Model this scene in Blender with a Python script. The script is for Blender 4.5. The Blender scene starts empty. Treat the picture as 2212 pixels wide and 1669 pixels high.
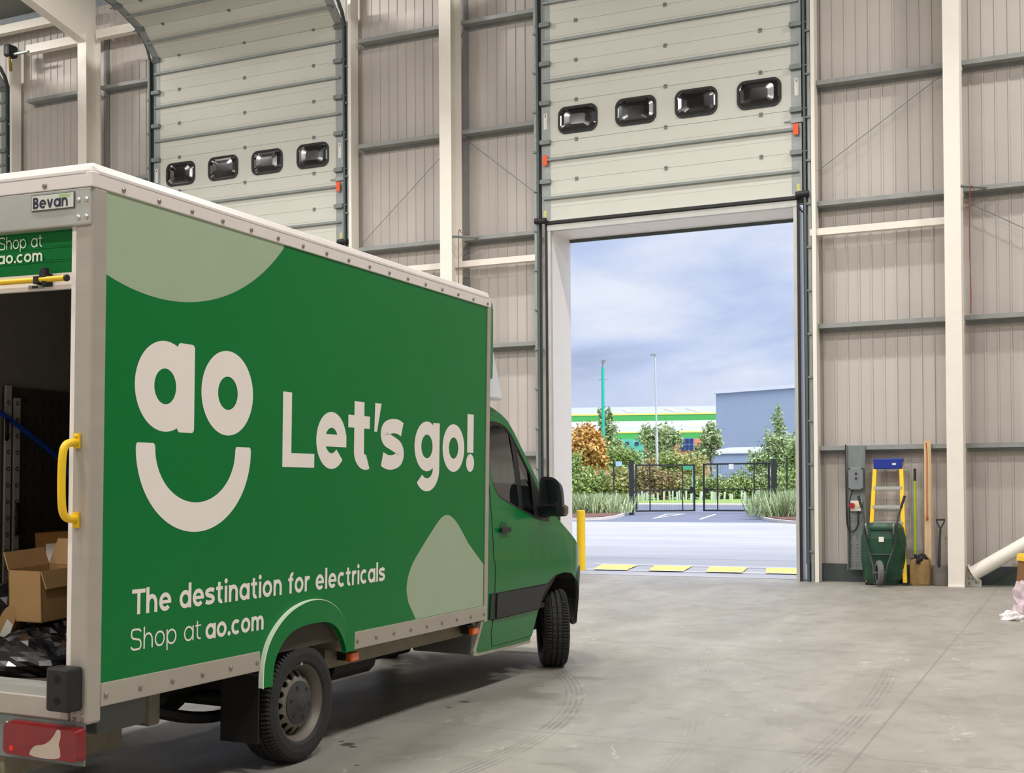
import bpy, math, random
from mathutils import Vector, Matrix, Euler, Quaternion
from mathutils.geometry import delaunay_2d_cdt, tessellate_polygon
PI = math.pi
random.seed(7)
SC = bpy.context.scene
COL = SC.collection
W_PX, H_PX = 2212, 1669

# ------------------------------------------------------------------ camera
F_PX, YAW, PITCH, ROLL, CY_PX = 2697.56, .429358, .012291, .0064907, 1021.255
CAM_Z = 1.62
RCAM = Matrix.Rotation(YAW, 3, 'Z') @ Matrix.Rotation(PITCH, 3, 'X') @ Matrix.Rotation(ROLL, 3, 'Y')
cd = bpy.data.cameras.new('camera'); cam = bpy.data.objects.new('camera', cd); COL.objects.link(cam)
cd.sensor_fit = 'HORIZONTAL'; cd.sensor_width = 36.0; cd.lens = 36.0 * F_PX / W_PX
cd.shift_y = (CY_PX - H_PX / 2) / W_PX
cd.clip_start = .05; cd.clip_end = 900
cam.matrix_world = Matrix.Translation((0, 0, CAM_Z)) @ (RCAM @ Matrix.Rotation(PI / 2, 3, 'X')).to_4x4()
SC.camera = cam

def ray(px, py):
    return RCAM @ Vector(((px - W_PX / 2) / F_PX, 1, -(py - CY_PX) / F_PX))
def at_depth(px, py, d):                       # point seen at a pixel, d metres along the view axis
    return Vector((0, 0, CAM_Z)) + ray(px, py) * d
SLOPE, Y0 = .0128, 23.0                        # the yard rises gently away from the building
def yard_z(x, y): return max(0.0, SLOPE * (y - Y0))
def on_yard(px, py):
    r = ray(px, py); c = Vector((0, 0, CAM_Z)); n = Vector((0, -SLOPE, 1))
    return c + r * ((-SLOPE * Y0 - n.dot(c)) / n.dot(r))

# ------------------------------------------------------------------ world: overcast sky
SC.view_settings.view_transform = 'Standard'
SC.view_settings.look = 'None'
SC.view_settings.gamma = 1.0
SC.view_settings.exposure = 0.0
SC.view_settings.use_curve_mapping = False
wd = bpy.data.worlds.new('sky'); SC.world = wd; wd.use_nodes = True
nt = wd.node_tree; nt.nodes.clear()
def N(nt, typ, **kw):
    n = nt.nodes.new(typ)
    for k, v in kw.items():
        if k.startswith('i_'): n.inputs[k[2:].replace('_', ' ')].default_value = v
        elif isinstance(k, str): setattr(n, k, v)
    return n
def lin(c):
    c = c / 255
    return c / 12.92 if c <= .04045 else ((c + .055) / 1.055) ** 2.4
def rgb(r, g, b): return (lin(r), lin(g), lin(b), 1)
tc = N(nt, 'ShaderNodeTexCoord'); mp = N(nt, 'ShaderNodeMapping'); mp.inputs['Scale'].default_value = (1, 1, 3.2)
mp.inputs['Rotation'].default_value = (0, 0, 1.3)
nz = N(nt, 'ShaderNodeTexNoise'); nz.inputs['Scale'].default_value = 4.2; nz.inputs['Detail'].default_value = 8; nz.inputs['Roughness'].default_value = .55
nz.inputs['Distortion'].default_value = .25
cr = N(nt, 'ShaderNodeValToRGB'); e = cr.color_ramp.elements
e[0].position = .26; e[0].color = rgb(170, 181, 213); e[1].position = .62; e[1].color = rgb(230, 237, 252)
m_ = cr.color_ramp.elements.new(.42); m_.color = rgb(194, 209, 242)
sx = N(nt, 'ShaderNodeSeparateXYZ')
hz = N(nt, 'ShaderNodeMapRange'); hz.inputs['From Min'].default_value = .02; hz.inputs['From Max'].default_value = .10
hz.inputs['To Min'].default_value = .7; hz.inputs['To Max'].default_value = 0.0
mixh = N(nt, 'ShaderNodeMix', data_type='RGBA'); mixh.inputs[7].default_value = rgb(226, 232, 246)
zen = N(nt, 'ShaderNodeMapRange'); zen.inputs['From Min'].default_value = .25; zen.inputs['From Max'].default_value = .9
zen.inputs['To Min'].default_value = 1.0; zen.inputs['To Max'].default_value = 2.6
bg = N(nt, 'ShaderNodeBackground'); wo = N(nt, 'ShaderNodeOutputWorld')
L = nt.links.new
L(tc.outputs['Generated'], mp.inputs[0]); L(mp.outputs[0], nz.inputs['Vector']); L(nz.outputs[0], cr.inputs[0])
L(tc.outputs['Generated'], sx.inputs[0]); L(sx.outputs[2], hz.inputs[0]); L(sx.outputs[2], zen.inputs[0])
L(hz.outputs[0], mixh.inputs[0]); L(cr.outputs[0], mixh.inputs[6]); L(mixh.outputs[2], bg.inputs[0]); L(zen.outputs[0], bg.inputs[1]); L(bg.outputs[0], wo.inputs[0])

# soft bright daylight through the cloud, coming from behind and to the right of the building
sd_ = bpy.data.lights.new('sun', 'SUN'); sd_.energy = 4.2; sd_.angle = .7; sd_.color = (1, .97, .92)
so_ = bpy.data.objects.new('sun', sd_); COL.objects.link(so_)
so_.rotation_euler = Vector((-.87 * math.cos(.87), .5 * math.cos(.87), -math.sin(.87))).to_track_quat('-Z', 'Y').to_euler()

# ------------------------------------------------------------------ lamps: rows of high-bay luminaires under the roof
def bay_light(x, y, power, z=13.2):
    ld = bpy.data.lights.new('high_bay_light', 'AREA'); ld.shape = 'RECTANGLE'; ld.size = 1.5; ld.size_y = .5
    ld.energy = power; ld.color = (1, .97, .93)
    lo = bpy.data.objects.new('high_bay_light', ld); lo.location = (x, y, z); COL.objects.link(lo)
LAMP_W = 640
for lx in (-24.6, -15.4, -6.4, 2.6):
    for ly in (-5, 2.5, 10, 17.4):
        bay_light(lx, ly, LAMP_W)

# ------------------------------------------------------------------ materials
MATS = {}
def mat(name, col, rough=.5, metal=0.0, var=.06, scale=6.0, bump=0.0, bscale=40.0, spec=.5, coat=0.0, stretch=(1, 1, 1), alpha=None):
    if name in MATS: return MATS[name]
    m = bpy.data.materials.new(name); m.use_nodes = True; t = m.node_tree; b = t.nodes['Principled BSDF']
    b.inputs['Roughness'].default_value = rough; b.inputs['Metallic'].default_value = metal
    b.inputs['Specular IOR Level'].default_value = spec
    if coat: b.inputs['Coat Weight'].default_value = coat; b.inputs['Coat Roughness'].default_value = .06
    tcn = N(t, 'ShaderNodeTexCoord'); mpn = N(t, 'ShaderNodeMapping'); mpn.inputs['Scale'].default_value = stretch
    t.links.new(tcn.outputs['Object'], mpn.inputs[0])
    if var > 0:
        nn = N(t, 'ShaderNodeTexNoise'); nn.inputs['Scale'].default_value = scale; nn.inputs['Detail'].default_value = 5
        r = N(t, 'ShaderNodeValToRGB'); el = r.color_ramp.elements
        el[0].position = .3; el[1].position = .7
        el[0].color = tuple(max(0, c * (1 - var)) for c in col[:3]) + (1,); el[1].color = tuple(min(1, c * (1 + var)) for c in col[:3]) + (1,)
        t.links.new(mpn.outputs[0], nn.inputs['Vector']); t.links.new(nn.outputs[0], r.inputs[0]); t.links.new(r.outputs[0], b.inputs['Base Color'])
    else:
        b.inputs['Base Color'].default_value = col
    if bump > 0:
        n2 = N(t, 'ShaderNodeTexNoise'); n2.inputs['Scale'].default_value = bscale; n2.inputs['Detail'].default_value = 4
        bp = N(t, 'ShaderNodeBump'); bp.inputs['Strength'].default_value = bump; bp.inputs['Distance'].default_value = .01
        t.links.new(mpn.outputs[0], n2.inputs['Vector']); t.links.new(n2.outputs[0], bp.inputs['Height']); t.links.new(bp.outputs[0], b.inputs['Normal'])
    MATS[name] = m; return m
def glass(name, tint, reflect=.12):
    if name in MATS: return MATS[name]
    m = bpy.data.materials.new(name); m.use_nodes = True; t = m.node_tree; t.nodes.clear()
    o = N(t, 'ShaderNodeOutputMaterial'); tr = N(t, 'ShaderNodeBsdfTransparent'); gl = N(t, 'ShaderNodeBsdfGlossy'); gl.inputs['Roughness'].default_value = .03 if name != 'door_glazing' else .14
    tr.inputs[0].default_value = tint; fr = N(t, 'ShaderNodeFresnel'); fr.inputs[0].default_value = 1.45
    ad = N(t, 'ShaderNodeMath', operation='MULTIPLY_ADD'); ad.inputs[1].default_value = 1.0; ad.inputs[2].default_value = reflect * .3
    mx = N(t, 'ShaderNodeMixShader'); t.links.new(fr.outputs[0], ad.inputs[0]); t.links.new(ad.outputs[0], mx.inputs[0])
    t.links.new(tr.outputs[0], mx.inputs[1]); t.links.new(gl.outputs[0], mx.inputs[2]); t.links.new(mx.outputs[0], o.inputs[0])
    MATS[name] = m; return m

# ------------------------------------------------------------------ mesh helpers
class MB:
    def __init__(s): s.v = []; s.f = []
    def quad(s, a, b, c, d):
        i = len(s.v); s.v += [tuple(a), tuple(b), tuple(c), tuple(d)]; s.f.append((i, i + 1, i + 2, i + 3)); return s
    def box(s, x0, x1, y0, y1, z0, z1, M=None):
        p = [Vector((x, y, z)) for z in (z0, z1) for y in (y0, y1) for x in (x0, x1)]
        if M is not None: p = [M @ q for q in p]
        i = len(s.v); s.v += [tuple(q) for q in p]
        s.f += [(i, i + 2, i + 3, i + 1), (i + 4, i + 5, i + 7, i + 6), (i, i + 1, i + 5, i + 4), (i + 2, i + 6, i + 7, i + 3), (i, i + 4, i + 6, i + 2), (i + 1, i + 3, i + 7, i + 5)]
        return s
    def tube(s, pts, r, n=10, caps=True, closed=False):
        pts = [Vector(p) for p in pts]; rr = r if isinstance(r, (list, tuple)) else [r] * len(pts)
        i0 = len(s.v); k = len(pts); up = None
        for j, p in enumerate(pts):
            if closed: d = pts[(j + 1) % k] - pts[j - 1]
            else: d = pts[min(j + 1, k - 1)] - pts[max(j - 1, 0)]
            d.normalize()
            if up is None:
                up = Vector((0, 0, 1)) if abs(d.z) < .9 else Vector((1, 0, 0))
            u = (up - d * up.dot(d))
            if u.length < 1e-4: u = d.orthogonal()
            u.normalize(); w = d.cross(u); up = u
            for q in range(n):
                a = 2 * PI * q / n
                s.v.append(tuple(p + (u * math.cos(a) + w * math.sin(a)) * rr[j]))
        for j in range(k if closed else k - 1):
            j2 = (j + 1) % k
            for q in range(n):
                s.f.append((i0 + j * n + q, i0 + j * n + (q + 1) % n, i0 + j2 * n + (q + 1) % n, i0 + j2 * n + q))
        if caps and not closed:
            s.f.append(tuple(i0 + q for q in reversed(range(n)))); s.f.append(tuple(i0 + (k - 1) * n + q for q in range(n)))
        return s
    def lathe(s, prof, n=32, M=None, ax='Z', cap=False):       # prof: (radius, height) along axis
        i0 = len(s.v)
        for r, h in prof:
            for q in range(n):
                a = 2 * PI * q / n; c, d = math.cos(a) * r, math.sin(a) * r
                p = Vector((c, d, h)) if ax == 'Z' else Vector((h, c, d)) if ax == 'X' else Vector((d, h, c))
                s.v.append(tuple(M @ p if M is not None else p))
        for j in range(len(prof) - 1):
            for q in range(n):
                s.f.append((i0 + j * n + q, i0 + j * n + (q + 1) % n, i0 + (j + 1) * n + (q + 1) % n, i0 + (j + 1) * n + q))
        if cap:
            s.f.append(tuple(i0 + q for q in reversed(range(n)))); s.f.append(tuple(i0 + (len(prof) - 1) * n + q for q in range(n)))
        return s
    def prism(s, poly, fn0, fn1):                              # poly 2D; fn0/fn1 map (u,v)->3D for the two faces
        n = len(poly); i = len(s.v)
        s.v += [tuple(fn0(*p)) for p in poly] + [tuple(fn1(*p)) for p in poly]
        tr = tessellate_polygon([[Vector((p[0], p[1], 0)) for p in poly]])
        for t in tr:
            s.f.append((i + t[0], i + t[1], i + t[2])); s.f.append((i + n + t[2], i + n + t[1], i + n + t[0]))
        for k in range(n): s.f.append((i + k, i + (k + 1) % n, i + n + (k + 1) % n, i + n + k))
        return s
    def ball(s, c, r, n=10, m=6, M=None):
        sx_, sy_, sz_ = r if isinstance(r, (tuple, list)) else (r, r, r)
        i0 = len(s.v)
        for j in range(m + 1):
            th = PI * j / m
            for q in range(n):
                a = 2 * PI * q / n
                p = Vector((c[0] + sx_ * math.sin(th) * math.cos(a), c[1] + sy_ * math.sin(th) * math.sin(a), c[2] + sz_ * math.cos(th)))
                s.v.append(tuple(M @ p if M is not None else p))
        for j in range(m):
            for q in range(n): s.f.append((i0 + j * n + q, i0 + (j + 1) * n + q, i0 + (j + 1) * n + (q + 1) % n, i0 + j * n + (q + 1) % n))
        return s
    def build(s, name, material, parent=None, smooth=False, bevel=0, recalc=True):
        me = bpy.data.meshes.new(name); me.from_pydata(s.v, [], s.f)
        if recalc:
            import bmesh
            bm = bmesh.new(); bm.from_mesh(me); bmesh.ops.recalc_face_normals(bm, faces=bm.faces); bm.to_mesh(me); bm.free()
        o = bpy.data.objects.new(name, me); COL.objects.link(o)
        for mm in (material if isinstance(material, (list, tuple)) else [material]): me.materials.append(mm)
        if parent is not None: o.parent = parent
        if smooth:
            for p in me.polygons: p.use_smooth = True
            try: me.set_sharp_from_angle(angle=math.radians(38))
            except Exception: pass
        if bevel:
            b = o.modifiers.new('bevel', 'BEVEL'); b.width = bevel; b.segments = 2; b.limit_method = 'ANGLE'; b.angle_limit = .6
        return o
def tag(o, label=None, cat=None, group=None, kind=None):
    if label: o['label'] = label
    if cat: o['category'] = cat
    if group: o['group'] = group
    if kind: o['kind'] = kind
    return o
def empty(name, loc, rot=(0, 0, 0)):
    o = bpy.data.objects.new(name, None); o.location = loc; o.rotation_euler = rot; o.empty_display_size = .2; COL.objects.link(o); return o
def structure(o, label=None, cat=None): return tag(o, label, cat, None, 'structure')
def copy_tree(o, parent=None):
    c = o.copy(); COL.objects.link(c)
    if parent is not None: c.parent = parent
    for ch in list(o.children): copy_tree(ch, c)
    return c
def rrect(x0, x1, y0, y1, r, n=6):
    out = []
    for cx, cy, a0 in ((x1 - r, y1 - r, 0), (x0 + r, y1 - r, PI / 2), (x0 + r, y0 + r, PI), (x1 - r, y0 + r, 1.5 * PI)):
        for k in range(n + 1):
            a = a0 + PI / 2 * k / n; out.append((cx + r * math.cos(a), cy + r * math.sin(a)))
    return out
def smooth_poly(pts, closed=True, it=2):               # Chaikin corner cutting
    for _ in range(it):
        q = []; n = len(pts)
        for i in range(n if closed else n - 1):
            a, b = pts[i], pts[(i + 1) % n]
            q.append(tuple(a[k] * .75 + b[k] * .25 for k in range(len(a)))); q.append(tuple(a[k] * .25 + b[k] * .75 for k in range(len(a))))
        if not closed: q = [pts[0]] + q + [pts[-1]]
        pts = q
    return pts

# ---- palette
M_liner = mat('liner_sheet', rgb(186, 179, 173), .55, var=.03, scale=2)
M_dark = mat('dark_sheet', rgb(62, 70, 70), .6)
M_white = mat('white_steel', rgb(228, 222, 212), .45, var=.02)
M_galv = mat('galvanised', rgb(146, 151, 150), .48, .35, var=.10, scale=5)
M_galvd = mat('galvanised_dull', rgb(120, 127, 126), .55, .2, var=.12, scale=5)
M_rail = mat('rail_galvanised', rgb(142, 145, 143), .55, .15, var=.10, scale=5)
M_black = mat('black_rubber', rgb(22, 22, 24), .55, var=.15)
M_panel = mat('door_panel', rgb(198, 198, 188), .45, var=.02, scale=1.5)
M_track = mat('track_steel', rgb(78, 88, 87), .5, .3)
M_orange = mat('orange_tag', rgb(226, 84, 32), .5)
M_paper = mat('paper_label', rgb(226, 224, 214), .6)
M_green = mat('van_green', rgb(0, 116, 52), .32, var=.02, scale=1.0, spec=.22)
M_cabgreen = mat('cab_green', rgb(0, 112, 50), .25, var=.02, spec=.3, coat=.12)
M_pale = mat('pale_green', rgb(160, 178, 150), .36, var=.015, spec=.45)
M_letter = mat('letter_white', rgb(240, 232, 226), .42, var=.01)
M_mint = mat('mint_edge', rgb(232, 248, 224), .45, var=.01)
M_alu = mat('aluminium', rgb(174, 167, 157), .45, .25, var=.05, scale=9, stretch=(1, .2, 1))
M_alur = mat('aluminium_rear', rgb(182, 182, 176), .42, .35, var=.06, scale=5)
M_grp = mat('white_roof', rgb(226, 218, 214), .3, var=.02)
M_bolt = mat('rivet_steel', rgb(150, 142, 132), .35, .6)
M_plastic = mat('black_plastic', rgb(30, 32, 35), .5, var=.08)
M_tyre = mat('tyre_rubber', rgb(36, 36, 37), .7, var=.15, scale=20)
M_rim = mat('wheel_steel', rgb(116, 111, 102), .45, .3)
M_hub = mat('hub_plastic', rgb(54, 56, 58), .55)
M_under = mat('chassis_black', rgb(20, 20, 20), .7)
M_beige = mat('dusty_steel', rgb(128, 120, 102), .7, var=.15, scale=8)
M_yellow = mat('yellow_paint', rgb(240, 196, 30), .4, var=.03)
M_red = mat('red_lens', rgb(124, 6, 14), .15, var=.12, scale=14, coat=.5)
M_clear = mat('clear_lens', rgb(188, 170, 154), .2, var=.08, coat=.4)
M_amber = mat('amber_lens', rgb(228, 106, 34), .25, coat=.4)
M_card = mat('cardboard', rgb(178, 140, 92), .8, var=.07, scale=4)
M_cardd = mat('brown_cardboard', rgb(150, 104, 52), .8, var=.1, scale=4)
M_bag = mat('black_polythene', rgb(18, 18, 21), .32, var=.1, coat=.3)
M_inside = mat('box_lining', rgb(142, 136, 128), .7)
M_ply = mat('dark_ply', rgb(66, 60, 52), .75)
M_strap = mat('blue_webbing', rgb(20, 70, 170), .6)
M_winglass = glass('vehicle_glass', (.36, .42, .40, 1), .3)
M_doorglass = glass('door_glazing', (.10, .11, .13, 1), .2)
M_seat = mat('seat_fabric', rgb(38, 40, 44), .8)

# ================================================================== BUILDING SHELL
YW = 21.75                                           # inner face of the liner sheets
def floor_material():
    m = bpy.data.materials.new('concrete_floor'); m.use_nodes = True; t = m.node_tree; b = t.nodes['Principled BSDF']; l = t.links.new
    tcn = N(t, 'ShaderNodeTexCoord'); P = tcn.outputs['Object']
    def noise(sc, det=6, rough=.6, vec=P, dist=0):
        n = N(t, 'ShaderNodeTexNoise'); n.inputs['Scale'].default_value = sc; n.inputs['Detail'].default_value = det; n.inputs['Roughness'].default_value = rough
        n.inputs['Distortion'].default_value = dist; l(vec, n.inputs['Vector']); return n.outputs[0]
    def math_(op, a, bb=None, c=None, clamp=False):
        n = N(t, 'ShaderNodeMath', operation=op); n.use_clamp = clamp
        for i, q in enumerate((a, bb, c)):
            if q is None: continue
            if isinstance(q, (int, float)): n.inputs[i].default_value = q
            else: l(q, n.inputs[i])
        return n.outputs[0]
    def rng(v, a, c, d=0.0, e=1.0):
        n = N(t, 'ShaderNodeMapRange'); l(v, n.inputs[0]); n.inputs[1].default_value = a; n.inputs[2].default_value = c; n.inputs[3].default_value = d; n.inputs[4].default_value = e; return n.outputs[0]
    def mix(fac, a, c):
        n = N(t, 'ShaderNodeMix', data_type='RGBA'); l(fac, n.inputs[0]); l(a, n.inputs[6])
        if isinstance(c, tuple): n.inputs[7].default_value = c
        else: l(c, n.inputs[7])
        return n.outputs[2]
    sp = N(t, 'ShaderNodeSeparateXYZ'); l(P, sp.inputs[0])
    base = N(t, 'ShaderNodeValToRGB'); el = base.color_ramp.elements
    el[0].position = .34; el[0].color = rgb(136, 132, 124); el[1].position = .66; el[1].color = rgb(160, 156, 148)
    st = N(t, 'ShaderNodeMapping'); st.inputs['Scale'].default_value = (1.1, .45, 1); st.inputs['Rotation'].default_value = (0, 0, .9); l(P, st.inputs[0])
    l(noise(.9, 8, .62, st.outputs[0], .4), base.inputs[0]); c = base.outputs[0]
    # cloudy trowel patches and scuffs
    c = mix(math_('MULTIPLY', rng(noise(2.6, 5, .6, P, .8),   .50, .70), .55), c, rgb(122, 117, 108))
    c = mix(math_('MULTIPLY', rng(noise(5.5, 9, .75, st.outputs[0], 1.2), .60, .70), .65), c, rgb(206, 202, 196))
    fine = noise(120, 3, .6); c = mix(math_('MULTIPLY', rng(fine, .35, .7), .16), c, rgb(110, 104, 96))
    sk = N(t, 'ShaderNodeMapping'); sk.inputs['Rotation'].default_value = (0, 0, -.43); sk.inputs['Scale'].default_value = (.7, 1.5, 1); l(P, sk.inputs[0])
    c = mix(math_('MULTIPLY', math_('MULTIPLY', rng(noise(4.5, 10, .8, sk.outputs[0], .6), .63, .70), rng(noise(.45, 3, .5), .45, .6)), .8), c, rgb(222, 220, 218))
    c = mix(math_('MULTIPLY', rng(noise(3.1, 8, .72, sk.outputs[0], .9), .60, .74), .5), c, rgb(112, 102, 88))
    # sawn joints
    for axis, first in ((0, -1.25), (1, 7.65)):
        v = sp.outputs[axis]; q = math_('SUBTRACT', v, first); q = math_('PINGPONG', q, 2.41)
        c = mix(math_('MULTIPLY', rng(q, .004, .012, 1.0, 0.0), .55), c, rgb(112, 106, 98))
    # tyre tracks: arcs of rubber
    for cx, cy, r, w, amt, y0, y1 in ((-9.17, 6.9, 5.95, .10, .42, 4, 11), (-30, 8.9, 28.55, .09, .36, 3, 12), (-9.6, 6.4, 7.4, .08, .16, 3, 9), (6, 14, 9.6, .10, .18, 2, 20), (-20, 12, 17.2, .08, .16, 2, 20)):
        cc = N(t, 'ShaderNodeVectorMath', operation='DISTANCE'); l(P, cc.inputs[0]); cc.inputs[1].default_value = (cx, cy, 0)
        d = math_('ABSOLUTE', math_('SUBTRACT', cc.outputs['Value'], r))
        ring = rng(d, w * .6, w, 1.0, 0.0)
        rib = rng(math_('PINGPONG', d, .021), .006, .012)
        nn = rng(noise(3.2, 5, .65), .36, .62)
        k = math_('MULTIPLY', math_('MULTIPLY', ring, rib), math_('MULTIPLY', nn, amt))
        k = math_('MULTIPLY', k, math_('MULTIPLY', rng(sp.outputs[1], y0, y0 + 1), rng(sp.outputs[1], y1 - 1, y1, 1, 0)))
        c = mix(k, c, rgb(72, 70, 68))
    # a few oil drips
    for x, y, r in ((-4.28, 6.8, .06), (-4.36, 6.86, .025), (-4.2, 6.74, .03), (-4.3, 8.5, .05), (-4.29, 8.23, .025), (-4.34, 8.3, .018), (-4.05, 9.4, .02), (-3.9, 6.3, .02)):
        cc = N(t, 'ShaderNodeVectorMath', operation='DISTANCE'); l(P, cc.inputs[0]); cc.inputs[1].default_value = (x, y, 0)
        d = math_('ADD', cc.outputs['Value'], math_('MULTIPLY', math_('SUBTRACT', noise(14), .5), r * 1.6))
        c = mix(math_('MULTIPLY', rng(d, r * .6, r, 1.0, 0.0), .8), c, rgb(50, 46, 42))
    l(c, b.inputs['Base Color'])
    l(rng(noise(1.7, 6, .6, st.outputs[0]), .3, .7, .42, .62), b.inputs['Roughness'])
    b.inputs['Specular IOR Level'].default_value = .45
    bp = N(t, 'ShaderNodeBump'); bp.inputs['Strength'].default_value = .12; bp.inputs['Distance'].default_value = .004
    l(noise(30, 5, .6), bp.inputs['Height']); l(bp.outputs[0], b.inputs['Normal'])
    return m
structure(MB().box(-34, 14, -14, 21.95, -.25, 0).build('floor', floor_material()))

DOOR_CX = (-6.745, -15.94, -25.1)
DOOR_TOP = 6.45
HALF_OPEN = 2.31                                      # clear half width of each doorway
def sheet(mb, x0, x1, z0, z1):
    per = .2; x = x0; prof = []
    k = math.floor(x0 / per)
    while True:
        bx = k * per
        for dx, dy in ((0, 0), (.140, 0), (.150, -.016), (.174, -.016), (.184, 0)):
            xx = bx + dx
            if x0 < xx < x1: prof.append((xx, YW + dy))
        k += 1
        if k * per > x1: break
    prof = [(x0, YW)] + prof + [(x1, YW)]
    for (xa, ya), (xb, yb) in zip(prof, prof[1:]):
        mb.quad((xa, ya, z0), (xb, yb, z0), (xb, yb, z1), (xa, ya, z1))
wall = MB(); zt = 12.6
edges = [-34]
for cx in sorted(DOOR_CX): edges += [cx - HALF_OPEN - .06, cx + HALF_OPEN + .06]
edges.append(14)
for i in range(0, len(edges), 2): sheet(wall, edges[i], edges[i + 1], .28, zt)
for cx in DOOR_CX: sheet(wall, cx - HALF_OPEN - .06, cx + HALF_OPEN + .06, DOOR_TOP + .1, zt)
structure(wall.build('wall_front', M_liner))
# outer skin of the wall: flat cladding with the same doorways
ow = MB()
for i in range(0, len(edges), 2): ow.box(edges[i] + (.1 if i else 0), edges[i + 1] - .1, 21.82, 22.0, 0, 13)
for cx in DOOR_CX: ow.box(cx - HALF_OPEN - .16, cx + HALF_OPEN + .16, 21.82, 22.0, DOOR_TOP + .1, 13)
structure(ow.build('wall_front_cladding', mat('outer_cladding', rgb(150, 158, 164), .5)))
bb = MB()
for i in range(0, len(edges), 2): bb.box(edges[i] + .06, edges[i + 1] - .06, 21.66, 21.80, 0, .30)
structure(bb.build('baseboard_front', M_dark))
structure(MB().box(-34.3, -34, -14, 22, 0, 20.2).build('wall_left', M_liner))
structure(MB().box(14, 14.3, -14, 22, 0, 20.2).build('wall_right', M_liner))
structure(MB().box(-34.3, 14.3, -14.3, -14, 0, 20.2).build('wall_back', M_liner))
rf = MB(); rf.quad((-34.3, 22.2, 12.75), (14.3, 22.2, 12.75), (14.3, -14.3, 20.1), (-34.3, -14.3, 20.1)); rf.quad((-34.3, 22.2, 13.0), (14.3, 22.2, 13.0), (14.3, -14.3, 20.35), (-34.3, -14.3, 20.35))
structure(rf.build('ceiling', mat('roof_lining', rgb(120, 120, 116), .7)))

# ---- columns (I-sections) with rafters
def column(x, label, top=12.3):
    c = empty('steel_column', (x, 21.29, 0))
    tag(c, label, 'column', 'steel columns along the door wall')
    h = .125
    MB().box(-h, h, -.225, -.207, 0, top).build('front_flange', M_white, c)
    MB().box(-h, h, .207, .225, 0, top).build('back_flange', M_white, c)
    MB().box(-.007, .007, -.207, .207, 0, top).build('web', M_white, c)
    MB().box(-.125, .125, -.26, .26, 0, .018).build('base_plate', M_white, c)
    rb = MB()                                          # haunch and rafter running back over the hall
    y0, z0 = -.225, 11.55; sl = .228
    def pt(y, z): return (y, z)
    for xx0, xx1, za in ((-h, h, 0),):
        L_ = 12
        rb.quad((-h, y0, z0), (h, y0, z0), (h, y0 - L_, z0 + sl * L_), (-h, y0 - L_, z0 + sl * L_))
        rb.quad((-h, y0, z0 + .018), (h, y0, z0 + .018), (h, y0 - L_, z0 + sl * L_ + .018), (-h, y0 - L_, z0 + sl * L_ + .018))
        rb.quad((-h, y0, z0), (-h, y0, z0 + .018), (-h, y0 - L_, z0 + sl * L_ + .018), (-h, y0 - L_, z0 + sl * L_))
        rb.quad((h, y0, z0), (h, y0, z0 + .018), (h, y0 - L_, z0 + sl * L_ + .018), (h, y0 - L_, z0 + sl * L_))
        for xx in (-.006, .006):
            rb.quad((xx, .2, z0 - .1), (xx, .2, z0 + 1.1), (xx, y0 - L_, z0 + sl * L_ + .25), (xx, y0 - L_, z0 + sl * L_))
    rb.build('rafter', M_white, c)
    return c
column(-1.865, 'white steel column standing at the right beside the shovel and diagonal tube', 12.0)
column(-11.0, 'white steel column between the raised door and the half hidden door', 12.0)
column(-20.04, 'white steel column above the roof corner of the van, carrying a sloping rafter', 11.72)

# ---- wall rails (girts), white beams, wire braces
bays = [(-33.9, -27.7), (-22.12, -20.17), (-19.91, -18.5), (-13.2, -11.13), (-10.87, -9.32), (-4.18, -1.99), (-1.74, 13.9)]
GZ = (2.23, 4.31, 6.40, 8.47, 10.60)
n_tr = 0
def trim(mb, m):
    global n_tr; n_tr += 1
    return structure(mb.build('trim_%d' % n_tr, m))
for x0, x1 in bays:
    for z in GZ:
        g = MB().box(x0, x1, 21.50, 21.504, z + .006, z + .075).box(x0, x1, 21.50, 21.735, z, z + .006).box(x0, x1, 21.731, 21.735, z - .06, z)   # Z rail: lip, web, lip
        trim(g, M_rail)
for x0, x1 in ((-13.2, -11.13), (-10.99, -9.3), (-4.2, -1.99)):
    trim(MB().box(x0, x1, 21.42, 21.56, 5.885, 6.0), M_white)
for x0, x1, z in ((-22.0, -20.17, 11.70), (-19.91, -17.2, 11.72), (-34, -20.2, 12.28)):
    trim(MB().box(x0, x1, 21.36, 21.52, z - .02, z + .17), M_white)
for a, b in (((-4.15, 6.98), (-1.95, 8.45)), ((-10.82, 8.38), (-9.3, 7.15)), ((-13.2, 6.55), (-11.1, 8.35)), ((-1.7, 6.25), (.6, 4.9))):
    trim(MB().tube([(a[0], 21.60, a[1]), (b[0], 21.60, b[1])], .007, 6), M_galvd)
for x in (-10.98, -20.02):                             # closure strip behind the left two columns
    trim(MB().box(x + .02, x + .165, 21.715, 21.725, .3, 12), mat('closure_grey', rgb(128, 126, 125), .6))
for x, z0, z1 in ((-10.84, 2.3, 6.5), (-1.62, 4.38, 6.36)):
    w = MB().tube(smooth_poly([(x, 21.27, z0), (x + .01, 21.26, z0 + .3), (x - .01, 21.28, (z0 + z1) / 2), (x, 21.27, z1 - .05), (x + .03, 21.26, z1 + .1), (x + .07, 21.27, z1)], False), .008, 6)
    o = w.build('red_cable', mat('red_cable', rgb(140, 60, 54), .5))
    tag(o, 'thin dark red cable hanging down the middle white column' if x < -5 else 'thin dark red cable hanging down beside the right white column', 'cable')
for x, z in ((-10.92, 6.43), (-1.78, 6.42)):            # fly brace from column to rail
    trim(MB().tube([(x, 21.15, z), (x + .4, 21.5, z + .01)], .025, 4), M_galv)

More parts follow.
